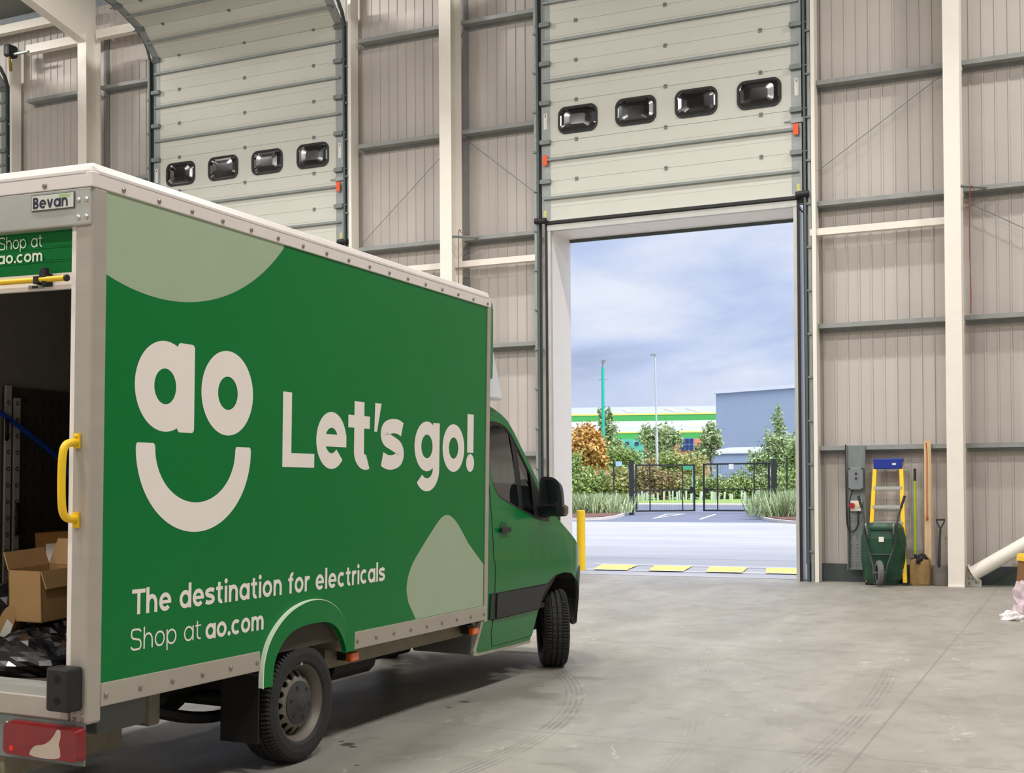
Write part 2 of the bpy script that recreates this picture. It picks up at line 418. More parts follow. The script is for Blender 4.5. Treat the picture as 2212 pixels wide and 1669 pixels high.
# ================================================================== SECTIONAL DOORS
def sect_door(idx, cx):
    root = empty('door_%d' % idx, (cx, 21.45, 0)); structure(root)
    hw, st = 2.42, .175                                 # half width incl. stiles, stile width
    prof = [(0, 6.605 + .735 * k) for k in range(7)]   # (y,z) seam positions
    y, z = 0, 11.015
    for ang in (44, 20, 14, 9, 9):
        y -= .735 * math.cos(math.radians(ang)); z += .735 * math.sin(math.radians(ang)); prof.append((y, z))
    win_x = (-1.69, -.563, .563, 1.69)
    for k in range(len(prof) - 1):
        (y0, z0), (y1, z1) = prof[k], prof[k + 1]
        u = Vector((0, y1 - y0, z1 - z0)); ln = u.length; u.normalize(); n = Vector((1, 0, 0)).cross(u) * 1.0
        if n.y > 0: n = -n                              # n points into the hall
        M = Matrix.Translation((0, y0, z0)) @ Matrix(((1, 0, 0), (0, n.y, u.y), (0, n.z, u.z))).to_4x4()
        # local: x across, y = out of the face into the hall, z = up the section
        p = MB(); a = hw - st
        def slab(xa, xb, za, zb): p.box(xa, xb, -.04, 0, za, zb, M)
        g = .004
        if k == 2:
            zc0, zc1 = .125, .615; xs = [-a]
            for wx in win_x: xs += [wx - .385, wx + .385]
            xs.append(a)
            slab(-a, a, g, zc0); slab(-a, a, zc1, ln - g)
            for i in range(0, len(xs), 2): slab(xs[i], xs[i + 1], zc0, zc1)
            for wx in win_x:                             # rounded corners of the window cut-outs
                rr_ = rrect(wx - .386, wx + .386, zc0 - .003, zc1 + .003, .146, 8)
                for ci, (cx_, cz_) in enumerate(((wx + .386, zc1 + .003), (wx - .386, zc1 + .003), (wx - .386, zc0 - .003), (wx + .386, zc0 - .003))):
                    arc = rr_[ci * 9:(ci + 1) * 9]; p.prism([(cx_, cz_)] + arc, lambda u_, v_: M @ Vector((u_, 0, v_)), lambda u_, v_: M @ Vector((u_, -.03, v_)))
        else:
            for q in range(3):
                slab(-a, a, g + q * (ln - g) / 3, g + (q + 1) * (ln - g) / 3 - .003)
        p.box(-a, a, -.045, -.006, 0, ln, M)if k != 2 else None
        sec = p.build('door_section', M_panel, root)
        stl = MB()
        for s in (-1, 1):
            stl.box(min(s * (hw - st), s * hw), max(s * (hw - st), s * hw), -.03, .004, .002, ln - .002, M)
        stl.build('end_stile', M_galv, sec)
        if k == 2:
            for wx in win_x:
                outer = rrect(wx - .39, wx + .39, .115, .62, .15, 8); inner = rrect(wx - .35, wx + .35, .155, .58, .12, 8)
                fr = MB(); no = len(outer)
                for t in range(no):
                    o0, o1, i0, i1 = outer[t], outer[(t + 1) % no], inner[t], inner[(t + 1) % no]
                    for (q0, q1, q2, q3), ya, yb in (((o0, o1, i1, i0), .016, .016),):
                        fr.quad(M @ Vector((q0[0], .016, q0[1])), M @ Vector((q1[0], .016, q1[1])), M @ Vector((q2[0], .010, q2[1])), M @ Vector((q3[0], .010, q3[1])))
                    fr.quad(M @ Vector((o0[0], -.03, o0[1])), M @ Vector((o1[0], -.03, o1[1])), M @ Vector((o1[0], .016, o1[1])), M @ Vector((o0[0], .016, o0[1])))
                    fr.quad(M @ Vector((i0[0], -.03, i0[1])), M @ Vector((i1[0], -.03, i1[1])), M @ Vector((i1[0], .010, i1[1])), M @ Vector((i0[0], .010, i0[1])))
                wf = fr.build('window_frame', M_black, root)
                gp = MB(); cen = M @ Vector((wx, .034, .365)); rings = []
                for fr_, dy in ((1, .004), (.93, .016), (.75, .027), (.45, .033)):
                    rings.append([M @ Vector((wx + (q[0] - wx) * fr_, dy, .3675 + (q[1] - .3675) * fr_)) for q in inner])
                for r0, r1 in zip(rings, rings[1:]):
                    for t in range(no): gp.quad(r0[t], r0[(t + 1) % no], r1[(t + 1) % no], r1[t])
                i = len(gp.v); gp.v += [tuple(q) for q in rings[-1]] + [tuple(cen)]
                for t in range(no): gp.f.append((i + t, i + (t + 1) % no, i + no))
                gp.build('pane', M_doorglass, wf, smooth=True)
                rb = MB(); i = 0                           # back pane, dark cavity behind
                rb.prism(inner, lambda u_, v_: M @ Vector((u_, -.034, v_)), lambda u_, v_: M @ Vector((u_, -.038, v_)))
                rb.build('rear_pane', mat('dark_glazing', rgb(52, 55, 62), .15), wf)
        if k != 2:                                       # stiffening strut across the middle
            s = MB(); zc = ln * .54 if k else .41
            s.prism([(0, -.03), (.055, -.015), (.06, .02), (.05, .03), (.045, .0), (0, .012)], lambda u_, v_: M @ Vector((-hw + .05, u_, zc + v_)), lambda u_, v_: M @ Vector((hw - .05, u_, zc + v_)))
            s.build('strut', M_galv, root)
        if k:                                            # hinges along the lower seam of this section
            for hx in (-1.72, .0, 1.72):
                MB().box(hx - .03, hx + .03, 0, .018, -.035, -.004, M).box(hx - .03, hx + .03, 0, .02, .004, .03, M).build('hinge', M_galvd, root)
            for s_ in (-1, 1):                           # roller brackets on the stiles
                x0, x1 = sorted((s_ * (hw - .19), s_ * (hw + .015)))
                r = MB().box(x0, x1, 0, .075, -.045, .035, M); r.tube([M @ Vector((s_ * (hw - .15), .05, .0)), M @ Vector((s_ * (hw + .1), .05, .0))], .012, 8)
                r.build('roller_bracket', M_galvd, root)
    # bottom edge: seal, safety edge rollers, tags and notices
    MB().box(-hw + .1, hw - .02, -.035, .02, 6.535, 6.60).build('bottom_seal', M_black, root, bevel=.012)
    MB().box(-hw + .16, hw - .02, -.02, .012, 6.595, 6.62).build('bottom_rail', M_panel, root)
    for s in (-1, 1):
        MB().tube([(s * (hw - .10), -.06, 6.60), (s * (hw + .12), -.06, 6.61)], .055, 14).build('buffer', M_black, root, smooth=True)
        zz = 7.735
        MB().box(s * (hw - .09) - .045, s * (hw - .09) + .045, -.07, -.05 + .0, zz - .10, zz + .09).build('tag_plate', M_orange, root)
        nl = MB().box(s * (hw - .08) - .035, s * (hw - .08) + .035, -.008, -.004, 8.32, 8.62).build('notice', M_paper, root)
        MB().box(s * (hw - .08) - .012, s * (hw - .08) + .012, -.010, -.0085, 8.55, 8.60).build('notice_symbol', M_galvd, nl)
        MB().box(s * (hw - .06) - .03, s * (hw - .06) + .03, -.008, -.004, 6.68, 6.80).build('notice', mat('yellow_notice', rgb(200, 200, 120), .6), root)
    MB().box(hw - .30, hw + .02, -.03, -.015, 7.88, 7.90).box(hw - .18, hw + .03, -.035, -.02, 7.85, 7.935).build('lock_bolt', M_galv, root)
    # tracks
    for s in (-1, 1):
        tr = MB(); x = s * (hw + .055)
        for ya, yb, za, zb in ((0, -.20, 0, 11.0),):
            pass
        path = [(0, 0), (0, 6.6), (-.02, 11.0)]
        bend = [(-.10, 11.22), (-.24, 11.40), (-.46, 11.56), (-1.0, 11.77), (-4.4, 12.4)]
        def strip(xo, wx, yo, wy, pts):
            for (ya, za), (yb, zb) in zip(pts, pts[1:]):
                tr.v += [(xo, ya + yo, za), (xo + wx, ya + yo, za), (xo + wx, ya + yo - wy, za), (xo, ya + yo - wy, za), (xo, yb + yo, zb), (xo + wx, yb + yo, zb), (xo + wx, yb + yo - wy, zb), (xo, yb + yo - wy, zb)]
                i = len(tr.v) - 8
                tr.f += [(i, i + 1, i + 5, i + 4), (i + 1, i + 2, i + 6, i + 5), (i + 2, i + 3, i + 7, i + 6), (i + 3, i, i + 4, i + 7)]
        strip(x - .02, .04, .03, .006, path); strip(x + s * .018 - .003, .006, .03, .09, path + bend); strip(x - .02, .04, -.055, .006, path + bend)
        tr.build('track', M_track, root)
        ang = MB(); ax = s * (hw + .10)
        ang.box(min(ax, ax + s * .05), max(ax, ax + s * .05), -.02, .0, 0, 11.0).box(ax - .003, ax + .003, -.02, .22, 0, 11.0)
        ang.build('track_angle', M_galv, root)
        for q in range(14):
            zb = .5 + .74 * q
            MB().box(min(s * (hw + .06), s * (hw + .16)), max(s * (hw + .06), s * (hw + .16)), -.05, -.035, zb, zb + .035).build('track_bracket', M_galvd, root)
    # frame: jamb posts, rubber seal strips, header and the outer reveal
    for s in (-1, 1):
        sl = MB().box(*sorted((s * (hw - .055), s * (hw - .10))), .0, .03, 0, 6.55); sl.build('side_seal', M_black, root)
        MB().box(*sorted((s * (hw - .10), s * (hw - .16))), .01, .10, 0, 6.5).build('jamb', M_alur, root)
        if s > 0: MB().box(hw + .17, hw + .235, -.08, .2, 0, 11.9).build('jamb_post', M_white, root)
        MB().box(*sorted((s * HALF_OPEN, s * (HALF_OPEN - .06))), .10, .98, 0, DOOR_TOP).build('reveal', M_white, root)
    MB().box(-hw + .1, hw - .1, .0, .10, 6.42, 6.53).build('header', M_alur, root)
    MB().box(-HALF_OPEN, HALF_OPEN, .10, .98, 6.42, 6.50).build('soffit', M_white, root)
    MB().box(-HALF_OPEN, HALF_OPEN, .96, 1.0, 6.36, 6.5).build('soffit_edge', M_track, root)
    return root
for i, cx in enumerate(DOOR_CX): sect_door(i + 1, cx)
# leaves of the two closed doorways behind the van stay raised; daylight hoods outside are plain
op = bpy.data.objects.new('door_motor', None); op.location = (2.8, -.25, 11.6); COL.objects.link(op); op.parent = bpy.data.objects['door_3']
MB().box(-.10, .10, -.14, .14, -.02, .26).build('motor_housing', M_black, op, bevel=.05)
MB().tube([(0, -.05, .0), (.03, -.05, -.12), (.06, -.05, -.35)], .035, 10).build('chain_guard', mat('dull_yellow', rgb(150, 120, 40), .5), op)
MB().box(.10, .55, -.03, .03, .02, .06).build('mounting_arm', M_galv, op)

# ================================================================== LETTERING (drawn as strokes, units: x height = 1)
class Pen:
    def __init__(s): s.polys = []
    def line(s, x0, y0, x1, y1, w):
        dx, dy = x1 - x0, y1 - y0; l_ = math.hypot(dx, dy); nx, ny = -dy / l_ * w / 2, dx / l_ * w / 2
        s.polys.append([[(x0 + nx, y0 + ny), (x0 - nx, y0 - ny)], [(x1 + nx, y1 + ny), (x1 - nx, y1 - ny)]])
    def ring(s, cx, cy, rx, ry, w, a0=0, a1=360, wy=None, n=40):
        wy = w if wy is None else wy; st = []
        for k in range(n + 1):
            a = math.radians(a0 + (a1 - a0) * k / n); c, d = math.cos(a), math.sin(a)
            st.append([(cx + rx * c, cy + ry * d), (cx + (rx - w) * c, cy + (ry - wy) * d)])
        s.polys.append(st)
    def stroke(s, pts, w):
        pts = smooth_poly(pts, False, 3); st = []
        for i, p in enumerate(pts):
            a, b = pts[max(i - 1, 0)], pts[min(i + 1, len(pts) - 1)]
            dx, dy = b[0] - a[0], b[1] - a[1]; l_ = math.hypot(dx, dy) or 1
            st.append([(p[0] - dy / l_ * w / 2, p[1] + dx / l_ * w / 2), (p[0] + dy / l_ * w / 2, p[1] - dx / l_ * w / 2)])
        s.polys.append(st)
    def dot(s, cx, cy, r):
        s.ring(cx, cy, r, r, r * .999, 0, 360, n=20)
def glyph(ch, x, w, H, kd=1.0):
    """strokes of one letter starting at x; returns pen and advance. kd widens bowls"""
    p = Pen(); X = 1.0; D = kd; r = D / 2; c = x + r
    if ch == ' ': return p, .42
    if ch in 'oadpgec':
        if ch == 'e':
            p.ring(c, .5, r, .515, w, 0, 318); p.line(x + w * .6, .5, x + D, .5, w * .78); return p, D
        if ch == 'c': p.ring(c, .5, r, .515, w, 48, 312); return p, D * .9
        p.ring(c, .5, r, .515, w)
        if ch == 'a': p.line(x + D - w / 2 + .02, 0, x + D - w / 2 + .02, X, w)
        if ch == 'd': p.line(x + D - w / 2 + .02, 0, x + D - w / 2 + .02, H * 1.04, w)
        if ch == 'p': p.line(x + w / 2 - .02, -.36, x + w / 2 - .02, X, w)
        if ch == 'g': p.line(x + D - w / 2 + .02, .02, x + D - w / 2 + .02, X, w); p.ring(c + .01, .04, r + .01, .47, w, 0, -142, wy=w)
        return p, D
    if ch in 'hn':
        D2 = .9 * D; p.line(x + w / 2, 0, x + w / 2, H * 1.04 if ch == 'h' else X, w)
        p.ring(x + D2 / 2, X - .5, D2 / 2, .515, w, 0, 180); p.line(x + D2 - w / 2, 0, x + D2 - w / 2, .52, w); return p, D2
    if ch == 'm':
        D2 = .80 * D; p.line(x + w / 2, 0, x + w / 2, X, w)
        for k in (0, 1):
            xo = x + k * (D2 - w); p.ring(xo + D2 / 2, X - .45, D2 / 2, .465, w, 0, 180); p.line(xo + D2 - w / 2, 0, xo + D2 - w / 2, .57, w)
        return p, 2 * D2 - w
    if ch == 'r':
        p.line(x + w / 2, 0, x + w / 2, X, w); p.ring(x + .42, .50, .42, .51, w, 180, 62); return p, .58
    if ch == 't':
        p.line(x + .17 + w / 2, .3, x + .17 + w / 2, 1.26, w); p.ring(x + .17 + .33, .32, .33, .335, w, 180, 292); p.line(x, X - w * .42, x + .62, X - w * .42, w * .82); return p, .66
    if ch == 'f':
        p.line(x + .15 + w / 2, 0, x + .15 + w / 2, 1.02, w); p.ring(x + .15 + .33, 1.0, .33, .36, w, 180, 70); p.line(x, X - w * .42, x + .56, X - w * .42, w * .82); return p, .58
    if ch == 'i': p.line(x + w / 2, 0, x + w / 2, X, w); p.dot(x + w / 2, 1.28, w * .62); return p, w
    if ch == 'l': p.line(x + w / 2, 0, x + w / 2, H * 1.04, w); return p, w
    if ch == 's':
        k = .82 * D; h = w / 2
        p.stroke([(x + k - .04, .80), (x + k * .74, .99 - h * .9), (x + k * .42, 1.0 - h), (x + h - .03, .92 - h), (x + h - .03, .60), (x + k * .5, .52), (x + k - h + .03, .42), (x + k - h + .03, .08 + h), (x + k * .55, h), (x + k * .28, .01 + h * .9), (x + .03, .20)], w)
        return p, k
    if ch == 'S':
        k = 1.02; h = w / 2
        p.stroke([(x + k - .07, H - .22), (x + k * .80, H - h), (x + k * .40, H - h * .6), (x + h, H - h), (x + h, H * .58), (x + k * .5, H * .51), (x + k - h, H * .44), (x + k - h, h), (x + k * .5, h * .5), (x + k * .16, h), (x + .02, .24)], w)
        return p, k
    if ch == 'T': p.line(x, H - w * .45, x + 1.05, H - w * .45, w * .9); p.line(x + .525, 0, x + .525, H - .02, w); return p, 1.05
    if ch == 'L': p.line(x + w / 2, 0, x + w / 2, H, w); p.line(x, w * .45, x + .78 * kd, w * .45, w * .9); return p, .78 * kd
    if ch == 'B':
        p.line(x + w / 2, 0, x + w / 2, H, w)
        for y0, y1, ww in ((0, H * .54, .86), (H * .46, H, .80)):
            ry = (y1 - y0 + (w * .0)) / 2; cy = (y0 + y1) / 2; p.line(x, y0 + w / 2, x + ww - ry, y0 + w / 2, w); p.line(x, y1 - w / 2, x + ww - ry, y1 - w / 2, w)
            p.ring(x + ww - ry, cy, ry, ry, w, -90, 90)
        return p, .84
    if ch == 'v': p.line(x + w * .45, X, x + .44, .02, w); p.line(x + .88 - w * .45, X, x + .44, .02, w); return p, .88
    if ch == "'": p.polys.append([[(x + .05, 1.27), (x + .05 + w * .98, 1.27)], [(x + .02, .72), (x + .02 + w * .42, .72)]]); return p, w + .02
    if ch == '!': p.line(x + w / 2, .42, x + w / 2, H, w); p.dot(x + w / 2, w * .62, w * .64); return p, w
    if ch == '.': p.dot(x + w * .6, w * .55, w * .62); return p, w * 1.2
    return p, .5
def text_polys(s, w, H=1.38, gap=.16, kd=1.0):
    x = 0; out = []; kern = {"t'": -.12, "'s": -.10, 'Th': -.08, '.c': -.04}
    for i, ch in enumerate(s):
        p, adv = glyph(ch, x, w, H, kd); out += p.polys
        x += adv + gap + kern.get(s[i:i + 2], 0)
    return out, x - gap
def lettering(name, polys, fn, m, parent, lift0=.0010, step=.00009):
    """fn(u, v, lift) -> 3D point"""
    mb = MB()
    for k, st in enumerate(polys):
        lf = lift0 + step * (k % 12)
        for (a, b), (c, d) in zip(st, st[1:]): mb.quad(fn(*a, lf), fn(*c, lf), fn(*d, lf), fn(*b, lf))
    return mb.build(name, m, parent, recalc=False)
def fit_text(name, s, w, u0, u1, v0, xh, fn, m, parent, **kw):
    polys, wd_ = text_polys(s, w, **kw); sx_ = (u1 - u0) / wd_
    words_ = s.split(' '); n0 = 0
    for k, wrd in enumerate(words_):
        nxt = len(text_polys(' '.join(words_[:k + 1]), w, **kw)[0])
        lettering(name, polys[n0:nxt], lambda a, b, lf: fn(u0 + a * sx_, v0 + b * xh, lf), m, parent); n0 = nxt

# ================================================================== DELIVERY VAN
VO = Vector((-5.27, 6.2, 0))
VROT = Matrix.Rotation(.0061811, 3, 'Z') @ Matrix.Rotation(-.001439, 3, 'X') @ Matrix.Rotation(.0198225, 3, 'Y')
van = empty('delivery_van', VO); van.rotation_euler = VROT.to_euler()
tag(van, 'green and pale green box delivery van with a white smiling face logo, rear shutter raised', 'van')
SX, YR, YF = 1.06, -1.79, 2.50                        # half width, rear and front of the load box
# ---- load box
sp = MB()
ARC_MID = [(-.40, .655), (-.38, .69), (-.34, .775), (-.24, .845), (-.10, .905), (.06, .92), (.20, .91), (.32, .86), (.42, .77), (.48, .69), (.50, .64)]
sp.prism([(YR + .02, .655)] + ARC_MID + [(YF, .64), (YF, 3.05), (YR + .02, 3.05)], lambda u, v: (SX, u, v), lambda u, v: (1.03, u, v))
side = sp.build('side_panel', M_green, van)
sp = MB().box(-SX, -1.03, YR + .02, YF, .64, 3.05); sp.build('side_panel', M_green, van)
circ = [(-1.285 + 1.41 * math.sin(a), 4.0 - 1.41 * math.cos(a)) for a in [math.radians(-17.1 + k * (63.0) / 40) for k in range(41)]]
circ = [p for p in circ if p[0] > -1.705 and p[1] < 3.045] + [(-.262, 3.045), (-1.705, 3.045)]
drop = [(1.361, .745), (1.253, .869), (1.215, .975), (1.276, 1.112), (1.47, 1.262), (1.656, 1.397)] + [(1.735, 1.443), (1.818, 1.460), (1.90, 1.437)] + [(1.989, 1.388), (2.169, 1.233), (2.435, 1.061), (2.435, .745)]
drop = [drop[0]] + smooth_poly(drop[1:-2], False, 2) + drop[-2:]
on_side = lambda u, v, lf=0: Vector((SX + lf, u, v))
for poly, lb in ((circ, 'pale green circle at the top of the side panel'), (drop, 'pale green drop shape at the front of the side panel')):
    d = MB().prism(poly, lambda u, v: (SX + .0008, u, v), lambda u, v: (SX - .002, u, v)).build('side_graphic', M_pale, side)
    d['label'] = lb
# big logo
lg = []
P_ = Pen(); P_.ring(-1.272, 2.159, .222, .226, .140, wy=.137, n=64); lg += P_.polys
stem = rrect(-1.178, -1.046, 1.934, 2.387, .022); 
P_ = Pen(); P_.ring(-.767, 2.159, .223, .226, .138, wy=.137, n=64); lg += P_.polys
P_ = Pen(); st_ = []
for k in range(65):
    a = PI + PI * k / 64; st_.append([(-1.019 + .462 * math.cos(a), 1.853 + .427 * math.sin(a)), (-1.019 + .322 * math.cos(a), 1.853 + .275 * math.sin(a))])
st_ = [[(-1.478, 1.866), (-1.345, 1.866)]] + st_ + [[(-.560, 1.866), (-.693, 1.866)]]
st_ = [[(-1.470, 1.874), (-1.353, 1.874)]] + st_ + [[(-.568, 1.874), (-.685, 1.874)]]
lg.append(st_)
lettering('logo', lg, on_side, M_letter, side)
MB().prism(stem, lambda u, v: (SX + .0011, u, v), lambda u, v: (SX, u, v)).build('logo_stem', M_letter, side)
# slogan
polys = []
def put(s, u0, u1, w, H=1.27, kd=1.0, gap=.1):
    pl, wd_ = text_polys(s, w, H, gap, kd); k = (u1 - u0) / wd_
    for st in pl: polys.append([[(u0 + a[0] * k, 1.772 + a[1] * .338), (u0 + b[0] * k, 1.772 + b[1] * .338)] for a, b in st])
put('L', -.256, .073, .27, 1.28, 1.28); put('e', .092, .43, .285); put('t', .45, .728, .285); put("'", .762, .85, .29)
put('s', .862, 1.15, .285); lettering('slogan', polys, on_side, M_letter, side); polys = []
put('g', 1.312, 1.674, .27); put('o', 1.729, 2.078, .285); put('!', 2.126, 2.232, .31, 1.27)
lettering('slogan', polys, on_side, M_letter, side)
fit_text('strapline', 'The destination for electricals', .245, -1.492, .926, 1.040, .090, on_side, M_letter, side, H=1.36, gap=.15)
fit_text('web_address', 'Shop at', .125, -1.497, -.965, .868, .076, on_side, M_letter, side, H=1.36, gap=.19)
fit_text('web_address', 'ao.com', .25, -.93, -.418, .860, .080, on_side, M_letter, side, H=1.36, gap=.12)
# roof, trims and rails
MB().box(-1.07, 1.07, YR - .015, YF + .0, 3.06, 3.162).build('roof', M_grp, van, bevel=.042)
MB().box(-1.07, 1.07, YR - .015, YF, 3.042, 3.112).build('roof_trim', M_grp, van, bevel=.004)
class Rivets:
    def __init__(s): s.items = []
    def build(s, name, m, parent):
        for M, r in s.items: MB().lathe([(r, -.002), (r, .004), (r * .6, .008), (.0005, .009)], 10, M).build(name, m, parent)
def rivet(mb, x, y, z, r=.012, nx=1, ny=0):
    M = Matrix.Translation((x, y, z)) @ (Matrix.Rotation(PI / 2 * nx, 4, 'Y') if nx else Matrix.Rotation(PI / 2, 4, 'X'))
    if isinstance(mb, Rivets): mb.items.append((M, r))
    else: mb.lathe([(r, -.002), (r, .004), (r * .6, .008), (.0005, .009)], 10, M)
rt = Rivets()
for k in range(17): rivet(rt, 1.071, -1.60 + k * .252, 3.066)
rivet(rt, .78, YR - .016, 3.066, .014, 0, 1); rivet(rt, .1, YR - .016, 3.066, .014, 0, 1)
rt.build('rivet', M_bolt, van)
for s in (1, -1):
    po = MB().box(*sorted((s * .955, s * 1.066)), YR, YR + .095, .56, 3.05); po.build('corner_post', M_alu, van, bevel=.014)
    MB().box(*sorted((s * .926, s * .956)), YR + .012, YR + .07, .70, 2.87).build('door_jamb', M_letter, van)
    MB().box(*sorted((s * 1.03, s * 1.066)), YF - .055, YF + .005, .62, 3.045).build('front_trim', M_alu, van)
for s in (1, -1):
    for y0, y1, nb in ((-1.70, -.452, 6), (.553, YF - .03, 9)):
        r = MB().box(*sorted((s * 1.045, s * 1.068)), y0, y1, .632, .742)
        o = r.build('skirt_rail', M_alu, van, bevel=.004)
        b = Rivets()
        for k in range(nb):
            yy = y0 + .03 + (y1 - y0 - .06) * k / (nb - 1)
            rivet(b, s * 1.068, yy, .683, .014, s)
        b.build('bolt', M_bolt, o)
# wheel arch flare on the near side
flo = smooth_poly([(-.45, .535), (-.45, .60), (-.445, .68), (-.40, .79), (-.30, .885), (-.17, .955), (-.02, .988), (.12, .990), (.25, .962), (.36, .905), (.45, .82), (.53, .72), (.556, .66)], False, 2)
fli = smooth_poly([(-.355, .535), (-.352, .62), (-.33, .69), (-.27, .765), (-.17, .825), (-.03, .848), (.15, .848), (.26, .832), (.35, .785), (.42, .71), (.455, .64), (.456, .625), (.456, .62)], False, 2)
for s in (1, -1):
    fm = MB(); em = MB(); n = min(len(flo), len(fli))
    for k in range(n - 1):
        a, b, c, d = flo[k], flo[k + 1], fli[k + 1], fli[k]
        h0 = .024 * max(0.0, min(1, (.50 - a[0]) / .60)) + .002; h1 = .024 * max(0.0, min(1, (.50 - b[0]) / .60)) + .002
        x0, x1 = s * (SX + h0), s * (SX + h1)
        fm.quad((x0, *a), (x1, *b), (x1, *c), (x0, *d)); fm.quad((x0, *d), (x1, *c), (s * 1.035, *c), (s * 1.035, *d))
        em.quad((x0 + s * .0004, *a), (x1 + s * .0004, *b), (s * (SX - .004), *b), (s * (SX - .004), *a))
        t = .0085 * max(0.0, h0 - .004) / .022
        em.quad((x0 + s * .0006, a[0], a[1]), (x1 + s * .0006, b[0], b[1]), (x1 + s * .0006, b[0] + (.10 - b[0]) * t * 1.4, b[1] - .8 * t), (x0 + s * .0006, a[0] + (.10 - a[0]) * t * 1.4, a[1] - .8 * t))
    fl = fm.build('wheel_arch', M_green, van); em.build('arch_edge', M_mint, fl)
    MB().box(*sorted((s * (SX + .004), s * 1.0)), .456, .556, .625, .74).build('arch_foot', M_green, van)
    # arch liner
    ln_ = MB()
    for a, b in zip(fli, fli[1:]):
        ln_.quad((s * 1.04, a[0], a[1] + .008), (s * 1.04, b[0], b[1] + .008), (s * .62, b[0], b[1] + .008), (s * .62, a[0], a[1] + .008))
    ln_.build('arch_liner', M_beige, van)
# rear frame
hd = MB().box(-1.055, 1.055, YR - .012, YR + .10, 2.868, 3.042)
h_ = hd.build('rear_header', M_alur, van, bevel=.008)
b = Rivets()
for x in (.984, 1.032):
    for z in (2.905, 2.985): rivet(b, x, YR - .012, z, .012, 0)
b.build('rivet', mat('bright_rivet', rgb(215, 210, 200), .25, .7), h_)
pl = MB().box(.70, .963, YR - .017, YR - .012, 2.950, 3.026).build('maker_plate', mat('plate_edge', rgb(84, 88, 84), .4), h_)
MB().box(.704, .959, YR - .019, YR - .016, 2.954, 3.022).build('plate_face', mat('plate_silver', rgb(206, 208, 200), .35), pl)
MB().prism([(.868, 3.018), (.945, 3.018), (.935, 3.004), (.90, 2.998), (.872, 3.0)], lambda u, v: (u, YR - .0195, v), lambda u, v: (u, YR - .017, v)).build('leaf_mark', mat('leaf_green', rgb(160, 190, 130), .5), pl)
on_rear = lambda u, v, lf=0: Vector((u, YR - .019 - lf, v))
fit_text('maker_name', 'Bevan', .25, .712, .926, 2.961, .040, on_rear, mat('plate_ink', rgb(28, 34, 56), .5), pl, H=1.32, gap=.14)
# roller shutter (raised)
RY = YR + .045
sh = MB()
for k in range(4):
    z0 = 2.662 + k * .066; sh.box(-.915, .915, RY, RY + .02, z0 + .001, z0 + .065)
    sh.box(-.915, .915, RY - .003, RY, z0 + .058, z0 + .065)
shut = sh.build('roller_shutter', M_green, van)
on_sh = lambda u, v, lf=0: Vector((u, RY - .004 - lf, v))
fit_text('shutter_lettering', 'Shop at', .13, .437, .716, 2.795, .044, on_sh, M_mint, shut, H=1.36, gap=.19)
fit_text('shutter_lettering', 'ao.com', .24, .43, .716, 2.727, .041, on_sh, M_mint, shut, H=1.36, gap=.12)
MB().box(-.915, .915, RY - .012, RY + .012, 2.586, 2.662).build('shutter_bottom_rail', M_letter, shut)
MB().tube([(-.88, RY - .05, 2.629), (.905, RY - .05, 2.629)], .0135, 12).build('yellow_bar', M_yellow, shut, smooth=True)
lt = MB().box(.742, .79, RY - .03, RY - .01, 2.60, 2.66).box(.72, .75, RY - .068, RY - .012, 2.608, 2.645)
lt.prism([(.748, 2.652), (.752, 2.678), (.768, 2.686), (.79, 2.683), (.792, 2.60), (.772, 2.600)], lambda u, v: (u, RY - .034, v), lambda u, v: (u, RY - .06 + .0, v))
lt.build('latch', M_black, shut, bevel=.003)
MB().box(.64, .735, RY - .015, RY - .011, 2.594, 2.612).build('latch_plate', M_galv, shut)
MB().box(.664, .70, RY - .0165, RY - .0145, 2.598, 2.607).build('latch_slot', M_black, shut)
MB().tube([(.905, RY - .05, 2.629), (.918, RY - .05, 2.629)], .016, 10).build('bar_end', M_black, shut)
# sill, corner feet, buffers, grab handle
MB().box(-.93, .96, YR - .01, YR + .06, .575, .675).build('rear_sill', M_alu, van, bevel=.006)
MB().box(-.93, .93, YR + .0, YR + .14, .672, .715).build('sill_step', M_alur, van)
for s in (1, -1):
    b = Rivets()
    for x in (.99, 1.035):
        for z in (.585, .618): rivet(b, s * x, YR - .001, z, .009, 0)
    b.build('bolt', M_bolt, van)
    bu = MB().box(*sorted((s * .905, s * 1.045)), YR - .095, YR - .002, .628, .832).build('rubber_buffer', M_black, van, bevel=.014)
    for z in (.68, .78): MB().tube([(s * .975, YR - .0965, z), (s * .975, YR - .09, z)], .019, 14).build('bolt_hole', mat('hole_black', rgb(4, 4, 4), .9), bu)
gh = MB(); gx, gy = .99, YR - .008
gh.tube(smooth_poly([(gx, gy, 1.862), (gx, gy - .07, 1.858), (gx, gy - .092, 1.80), (gx, gy - .092, 1.575), (gx, gy - .07, 1.512), (gx, gy, 1.508)], False, 3), .0185, 14)
gh.box(gx - .018, gx + .018, gy - .004, gy + .006, 1.835, 1.905).box(gx - .018, gx + .018, gy - .004, gy + .006, 1.468, 1.54)
for z in (1.892, 1.482): rivet(gh, gx, gy - .004, z, .010, 0)
gh.build('grab_handle', M_yellow, van, smooth=True)
